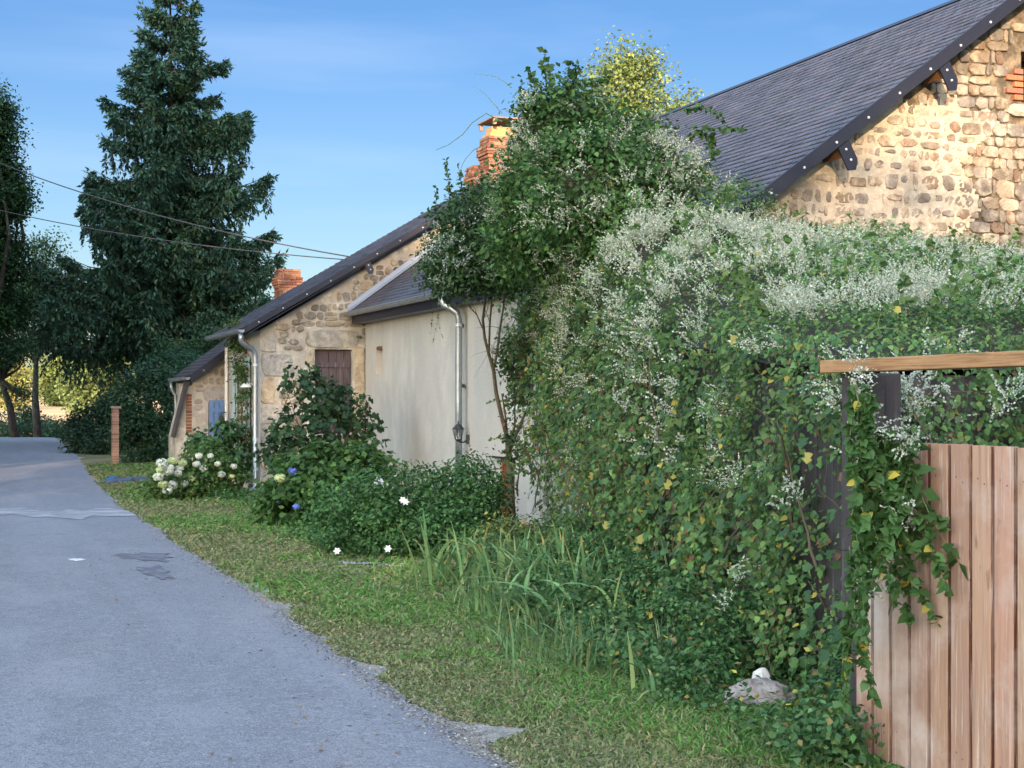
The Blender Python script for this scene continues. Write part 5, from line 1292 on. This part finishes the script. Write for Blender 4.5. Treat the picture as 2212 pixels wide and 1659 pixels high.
# tarpaulin
def sheet(name, c, rx, ry, m, label, seed):
    r_ = np.random.default_rng(seed); n = 14; vs = []; 
    for j in range(n):
        for i in range(n):
            x, y = (i / (n - 1) - .5) * 2, (j / (n - 1) - .5) * 2; z = max(0, .12 * (1 - max(abs(x), abs(y)) ** 3)) * (.5 + .5 * r_.random()) + .004
            vs.append((c[0] + x * rx * (1 + .1 * math.sin(3 * y + seed)), c[1] + y * ry * (1 + .15 * math.sin(4 * x)), z))
    mb = MB(); mb.add(vs, [(j * n + i, j * n + i + 1, (j + 1) * n + i + 1, (j + 1) * n + i) for j in range(n - 1) for i in range(n - 1)]); tag(mb.build(name, m), label, 'tarpaulin')
sheet('tarpaulin', G(285, 1042), .62, .6, M['tarp'], 'crumpled dark blue tarpaulin lying on the grass left of the white hydrangea', 2)
sheet('plastic_bag', G(243, 1040), .14, .3, mat('bright_blue_plastic', (.015, .13, .4), .4), 'small bright blue plastic bag on the grass at the left of the tarpaulin', 3)
# brick gatepost far
gp = thing('brick_pillar', 'slim brick gate pillar with flat cap in front of the dark hedge', 'pillar', (4.75, 41.8, 0))
rr = np.random.default_rng(6); mb = MB(); z = 0; k = 0
px0 = xy(243, 41.8); px1 = xy(257, 41.8)
while z < 1.5:
    mb.box((px0, 41.8, z + .004), (px1, 42.1, z + .06), tuple(np.array((.33, .2, .15)) * rr.uniform(.75, 1.25))); z += .066
mb.build('shaft', M['brick'], gp); mb = MB(); mb.box((px0 + .004, 41.806, 0), (px1 - .004, 42.09, 1.51)); mb.build('joint_mortar', M['mortar'], gp)
mb = MB(); mb.box((px0 - .03, 41.76, 1.515), (px1 + .05, 42.14, 1.57), (.3, .27, .24)); mb.build('cap', M['brick'], gp); fin(gp)

# ================================================================== TREES
# big spruce
def spruce():
    D = 60.0; b = W(368, 940, D); b[2] = 0
    o = thing('spruce_tree', 'very tall dark spruce with drooping branches standing behind the farmhouse', 'tree', tuple(b))
    R = np.array((CA, -SA, 0)); Fw = np.array((SA, CA, 0))
    vs_ = [-60, 0, 60, 100, 160, 200, 250, 300, 335, 400, 440, 480, 520, 600, 660, 720, 790]
    Lr = [8, 34, 50, 66, 92, 118, 140, 140, 160, 262, 200, 280, 280, 280, 280, 260, 230]
    Rr = [8, 44, 70, 82, 118, 128, 170, 185, 205, 212, 222, 230, 236, 240, 230, 190, 140]
    top = EYE + (875 + 75) / 3318 * D
    mb = MB(); mb.tube([b, b + (0, 0, 3), b + (.05, 0, 8), b + (0, 0, 14), (b[0], b[1], top)], [.3, .26, .19, .09, .01], 10); mb.build('trunk', M['bark'], o, smooth=True)
    mb = MB(); SPt = []; SPd = []; 
    z = top - .15; k = 0
    while z > 5.2:
        v = 875 - (z - EYE) * 3318 / D
        nb = 6 if v > 150 else 5; zoff = rng.uniform(-.5, .5, 8)
        for i in range(nb):
            a = k * 2.4 + i * 2 * math.pi / nb + rng.uniform(-.3, .3)
            c = math.cos(a); sx = R * c + Fw * math.sin(a)
            f = (c + 1) / 2
            l = (np.interp(v, vs_, Rr) * f + np.interp(v, vs_, Lr) * (1 - f)) * D / 3318 * rng.choice([.55, .7, .85, 1, 1.05], p=[.2, .22, .22, .24, .12]) * .98
            z0 = z + zoff[i]
            pts = []; s = 8; droop = .34 if v > 300 else .1
            for q in range(s + 1):
                t = q / s; pts.append(np.array((b[0], b[1], z0)) + sx * l * t + np.array((0, 0, l * (-droop * math.sin(t * 2.4) * .8 + .09 * t ** 3 + (.10 * t if v < 300 else 0)))))
            mb.tube(pts, [.05 * (1 - q / s) * min(1, l / 3) + .008 for q in range(s + 1)], 4)
            m = int(36 * l + 14)
            for q in range(m):
                t = min(.98, .1 + .9 * rng.random() ** .75); w = t * s; j = min(int(w), s - 1); p = pts[j] * (1 - w + j) + pts[j + 1] * (w - j)
                side = np.cross(sx, (0, 0, 1)) * rng.choice((-1, 1)); off = rng.random() * .3 * min(1, l / 3)
                SPt.append(p + side * off * (1.1 - t) * 1.5 + np.array((0, 0, -off * .2)))
                SPd.append(unit(sx * rng.uniform(.2, .9) + side * rng.uniform(.1, .8) + np.array((0, 0, rng.uniform(-2.2, .1) if v > 220 else rng.uniform(-.6, .4)))))
        z -= rng.uniform(.42, .7) if v < 600 else rng.uniform(.4, .6); k += 1
    mb.build('branches', M['bark'], o)
    P = np.array(SPt); Dd = np.array(SPd)
    low = P[:, 2] < EYE + (875 - 230) / 3318 * D
    k = low & (rng.random(len(P)) < .75)
    Pd = P[k] + np.stack([rng.normal(size=k.sum()) * .12, rng.normal(size=k.sum()) * .12, -rng.random(k.sum()) ** 1.3 * 1.15], 1)
    Dn = unit(Dd[k] * .35 + np.array((0, 0, -1.1)))
    P = np.vstack([P, Pd]); Dd = np.vstack([Dd, Dn]); n = len(P); print('spruce sprays', n)
    # each spray: a drooping twig carrying side shoots
    per = 9; P2 = np.repeat(P, per, 0) + np.repeat(Dd, per, 0) * rng.uniform(0, .42, (n * per, 1)) + rnd(n * per) * .03
    T2 = unit(np.repeat(Dd, per, 0) + rnd(n * per) * .6); base = np.array([(.038, .1, .055), (.032, .08, .048), (.06, .12, .055), (.05, .11, .07)])
    col = base[rng.integers(0, 4, n * per)] * rng.uniform(.6, 1.35, (n * per, 1)); old = rng.random(n * per) < .02; col[old] = (.09, .06, .035)
    leaf_mesh('needles', P2, rnd(n * per), T2, rng.uniform(.12, .27, n * per), col, T_NEEDLE, M['needle'], o)
    fin(o)
spruce()
def tree(label, base, h, lobes, n, size, cols, tr=.15, name='tree', trunk_pts=None, clump=.35, cl_n=80, shell=.3, group=None, nb=16, odd=None, tmpl=T_OVATE):
    o = thing(name, label, 'tree', tuple(base), group); base = np.array(base, float)
    top = np.mean([l[0] for l in lobes], axis=0)
    mb = MB(); tp = [np.array(p, float) for p in trunk_pts] if trunk_pts else [base, base * .65 + top * .35 + (.1, 0, 0), top]
    mb.tube(tp, np.linspace(tr, tr * .35, len(tp)), 9); mb.build('trunk', M['bark'], o, smooth=True)
    mb = MB(); branches(mb, tp[-2], lobes, nb, tr * .45, 3); mb.build('branches', M['bark'], o)
    foliage('crown', lobes, n, size, cols, o, tmpl, clump, cl_n, shell, odd); fin(o); return o
DK = [(.03, .075, .025), (.04, .09, .03), (.025, .06, .022)]
def L(u, v, d, ru, rv, rd=None):
    s = d / 3318; return (tuple(W(u, v, d)), (ru * s, rd if rd else ru * s, rv * s))
# tall dark tree at the left edge
tree('tall dark leafy tree cut off by the left edge of the view', (W(-40, 920, 58)[0], W(-40, 920, 58)[1], 0), 14, [L(-20, 300, 58, 55, 90), L(-30, 430, 58, 95, 80), L(-10, 560, 58, 75, 90), L(-20, 670, 58, 80, 50), L(5, 420, 58, 50, 60), L(-5, 240, 58, 25, 50), L(-30, 360, 58, 60, 60)], 60000, .13, [(.035, .085, .025), (.05, .11, .03), (.028, .07, .025)], .3, clump=.28, nb=8, shell=.15)
pA = [W(82, 925, 78), W(76, 860, 78), W(78, 780, 78), W(86, 720, 78)]; pA[0][2] = 0
tree('slender dark trunked tree standing upright at the end of the road', pA[0], 10, [L(90, 620, 78, 75, 70), L(40, 640, 78, 60, 60), L(140, 680, 78, 60, 45), L(60, 740, 78, 40, 18), L(100, 540, 78, 30, 40)], 15000, .15, DK + [(.07, .13, .04)], .22, trunk_pts=pA, clump=.4, cl_n=40, shell=.1)
pB = [W(32, 930, 74), W(22, 880, 74), W(2, 820, 74), W(-10, 760, 74)]; pB[0][2] = 0
tree('dark tree with a leaning trunk at the far left end of the road', pB[0], 10, [L(-20, 700, 74, 80, 60), L(20, 760, 74, 50, 30), L(48, 850, 74, 14, 25)], 9000, .15, DK, .22, trunk_pts=pB, clump=.4, cl_n=40, shell=.1)
pC = [W(330, 940, 66), W(320, 860, 66), W(305, 790, 66)]; pC[0][2] = 0
tree('dark mass of a spreading tree under the lowest branches of the spruce', pC[0], 8, [L(210, 660, 66, 100, 50), L(290, 640, 66, 90, 60), L(140, 690, 66, 60, 35), L(330, 730, 66, 90, 60), L(420, 720, 66, 80, 60), L(260, 720, 66, 50, 40), L(265, 790, 66, 22, 60), L(500, 730, 66, 90, 60)], 26000, .15, [(.028, .065, .028), (.035, .08, .03), (.022, .055, .022)], .25, trunk_pts=pC, clump=.35, cl_n=60, shell=.2)
# hedges and bushes beyond the farmhouse
def bush(label, d, L_, n, size, cols, clump=.18, name='hedge_bush', cat='bush', **k):
    b = np.array(L_[0][0]).copy(); b[2] = 0
    return shrub(name, label, cat, tuple(b), L_, n, size, cols, clump=clump, cl_n=50, shell=.5, stems=14, r0=.03, **k)
BL = [(.035, .09, .045), (.045, .11, .05), (.03, .075, .038)]
bush('tall rounded dark green bush between the brick pillar and the outbuilding', 43, [L(320, 870, 43.5, 65, 80), L(360, 900, 43, 40, 100), L(300, 940, 43, 50, 65), L(350, 810, 44, 45, 40), L(400, 800, 46, 60, 45), L(285, 900, 43.5, 25, 90)], 17000, .1, BL)
bush('dark shaded bush on the far side of the brick pillar', 52, [L(205, 920, 52, 50, 45), L(235, 900, 52, 30, 55), L(180, 950, 51, 40, 30), L(225, 960, 50, 30, 40)], 10000, .11, [(.025, .06, .03), (.03, .07, .03)])
bush('low dark bushes closing the end of the road', 80, [L(140, 925, 82, 60, 12), L(70, 920, 84, 50, 12), L(100, 930, 84, 70, 10), L(20, 930, 82, 50, 12), L(-20, 915, 84, 30, 20), L(60, 895, 84, 22, 20)], 9000, .15, [(.03, .07, .03), (.04, .085, .035)], clump=.3)
bush('dark laurel mass under the spruce behind the farmhouse roofs', 55, [L(440, 760, 52, 70, 50), L(520, 745, 52, 70, 50), L(380, 770, 52, 50, 50), L(590, 700, 54, 60, 60), L(470, 800, 50, 60, 40)], 12000, .12, [(.03, .075, .028), (.04, .09, .03)])
# sunny trees beyond the field
YG = [(.16, .22, .07), (.21, .26, .09), (.12, .17, .06)]
def btree(u, vt, vb, ru, d, lab, cols=YG, n=5200, tilt=0):
    s = d / 3318; b = W(u, vb, d); b[2] = hgt(b[0], b[1]); h = vb - vt
    tree(lab, tuple(b), 8, [L(u, vt + h * .2, d, ru * .55, h * .22), L(u, vt + h * .5, d, ru, h * .3), L(u + ru * .2, vt + h * .75, d, ru * .9, h * .25)], n, .38, cols, .2, clump=.55, cl_n=50, shell=.35, group='sunlit trees beyond the field', nb=8)
btree(172, 735, 890, 34, 150, 'sunlit yellow-green pointed tree in the middle of the gap below the spruce')
btree(228, 745, 885, 30, 160, 'sunlit pale tree at the right of the gap, nearest the dark hedge', [(.25, .27, .08), (.2, .26, .07)])
btree(115, 760, 880, 30, 190, 'sunlit loose tree behind the upright trunk at the road end', [(.14, .2, .05), (.2, .22, .07)])
btree(20, 735, 885, 40, 170, 'sunlit tree at the far left behind the leaning trunk', [(.3, .26, .09), (.2, .24, .06)])
btree(200, 775, 880, 22, 230, 'distant tan-tinted tree between the two brightest trees', [(.35, .26, .12), (.25, .22, .09)])
btree(-30, 720, 885, 45, 200, 'sunlit tree just entering the view at the left edge')
btree(255, 760, 885, 26, 180, 'sunlit tree half hidden by the dark trunk above the hedge')
# far wood line
o = thing('wood_edge', 'pale sunlit woodland edge closing the field in the distance', 'woodland', (20, 300, 3.4)); o['kind'] = 'stuff'
foliage('foliage', [((x, 302 + 3 * math.sin(x), 6.5), (7, 4, 6 + 1.5 * math.sin(x * .7))) for x in range(-60, 130, 7)], 26000, .7, [(.2, .22, .07), (.3, .25, .1), (.14, .19, .055)], o, clump=1.0, cl_n=50, shell=.5); fin(o)
# sunlit poplar behind the barn
b = W(1360, 900, 40); b[2] = 0
tree('sunlit yellow-green poplar rising behind the barn and the vine', tuple(b), 11, [L(1345, 125, 40, 36, 55), L(1355, 200, 40, 80, 75), L(1480, 240, 40, 35, 40), L(1400, 260, 40, 85, 70), L(1320, 270, 40, 50, 70), L(1450, 275, 40, 50, 45), L(1350, 360, 40, 90, 80), L(1390, 150, 40, 35, 45)], 15000, .11, [(.24, .29, .07), (.3, .33, .09), (.16, .23, .06), (.2, .27, .11)], .16, name='poplar_tree', clump=.24, cl_n=32, shell=.2)

# trees on the other side of the lane and behind the viewpoint: they keep the lane in shade
SH = np.array((.36, .933, 0)); SP_ = np.array((.933, -.36, 0))
def shade_wood(name, label, segs, n, size, singles=()):
    o = thing(name, label, 'woodland', tuple(SP_ * segs[0][0] + SH * segs[0][2])); o['kind'] = 'stuff'
    lobs = []; mb = MB()
    for (p0, p1, q, H, zb) in segs:
        p = p0
        while p < p1:
            c = SP_ * p + SH * (q + rng.uniform(-1.5, 1.5)); w = 2.6
            zz = zb
            while zz < H - 1.2:
                top = min(zz + 5, H); lobs.append(((c[0] + rng.normal() * .3, c[1], (zz + top) / 2), (w, 2.6, (top - zz) / 2 * 1.05))); zz += 3.2
            mb.tube([(c[0], c[1], 0), (c[0], c[1], H * .8)], [.22, .06], 7); p += 2.6
    for (x, y, H, zb) in singles:
        zz = zb
        while zz < H - 1.2:
            lobs.append(((x, y, min(zz + 2.5, H)), (2.5, 3.2, 2.5))); zz += 3
        mb.tube([(x, y, 0), (x, y, H * .8)], [.2, .06], 7)
    mb.build('trunks', M['bark'], o); foliage('foliage', lobs, n, size, DK, o, clump=.9, cl_n=30, shell=.0); fin(o)
shade_wood('roadside_wood', 'dense line of tall trees across the lane, out of view to the left', [(-34, -15.5, 24, 26, 3), (-15.5, -6.5, 5, 28.5, 7)], 42000, .75, [(-4.6, 36, 15, 2.5), (-4.0, 42, 15, 2.5), (-3.8, 48, 15, 2.2), (-3.6, 54, 15, 2.2), (-3.4, 60, 15, 2.2), (-3, 66, 14, 2), (-2.8, 72, 14, 2), (-6, 45, 17, 1), (-6, 52, 17, 1), (-5.5, 60, 17, 1), (-5, 70, 17, 1)])
shade_wood('rear_wood', 'dense belt of trees behind the viewpoint shading the lane', [(-9, -2.5, -36, 17.6, 1), (-2.5, 1.5, -36, 16.0, 1), (1.5, 16, -36, 13.3, 1)], 20000, .7)

# ================================================================== CABLES
def cable(p, q, sag, label, r=.011):
    pts = [p * (1 - t) + q * t - np.array((0, 0, sag * 4 * t * (1 - t))) for t in np.linspace(0, 1, 24)]
    mb = MB(); mb.tube(pts, r, 5); tag(mb.build('overhead_cable', M['wire'], None), label, 'cable', 'overhead cables')
cable(W(-260, 235, 40), W(757, 555, 28.6), .45, 'upper overhead cable crossing the spruce to the farmhouse roof', .013)
cable(W(-260, 385, 40), W(747, 561, 28.8), .3, 'lower overhead cable crossing the spruce to the farmhouse roof')
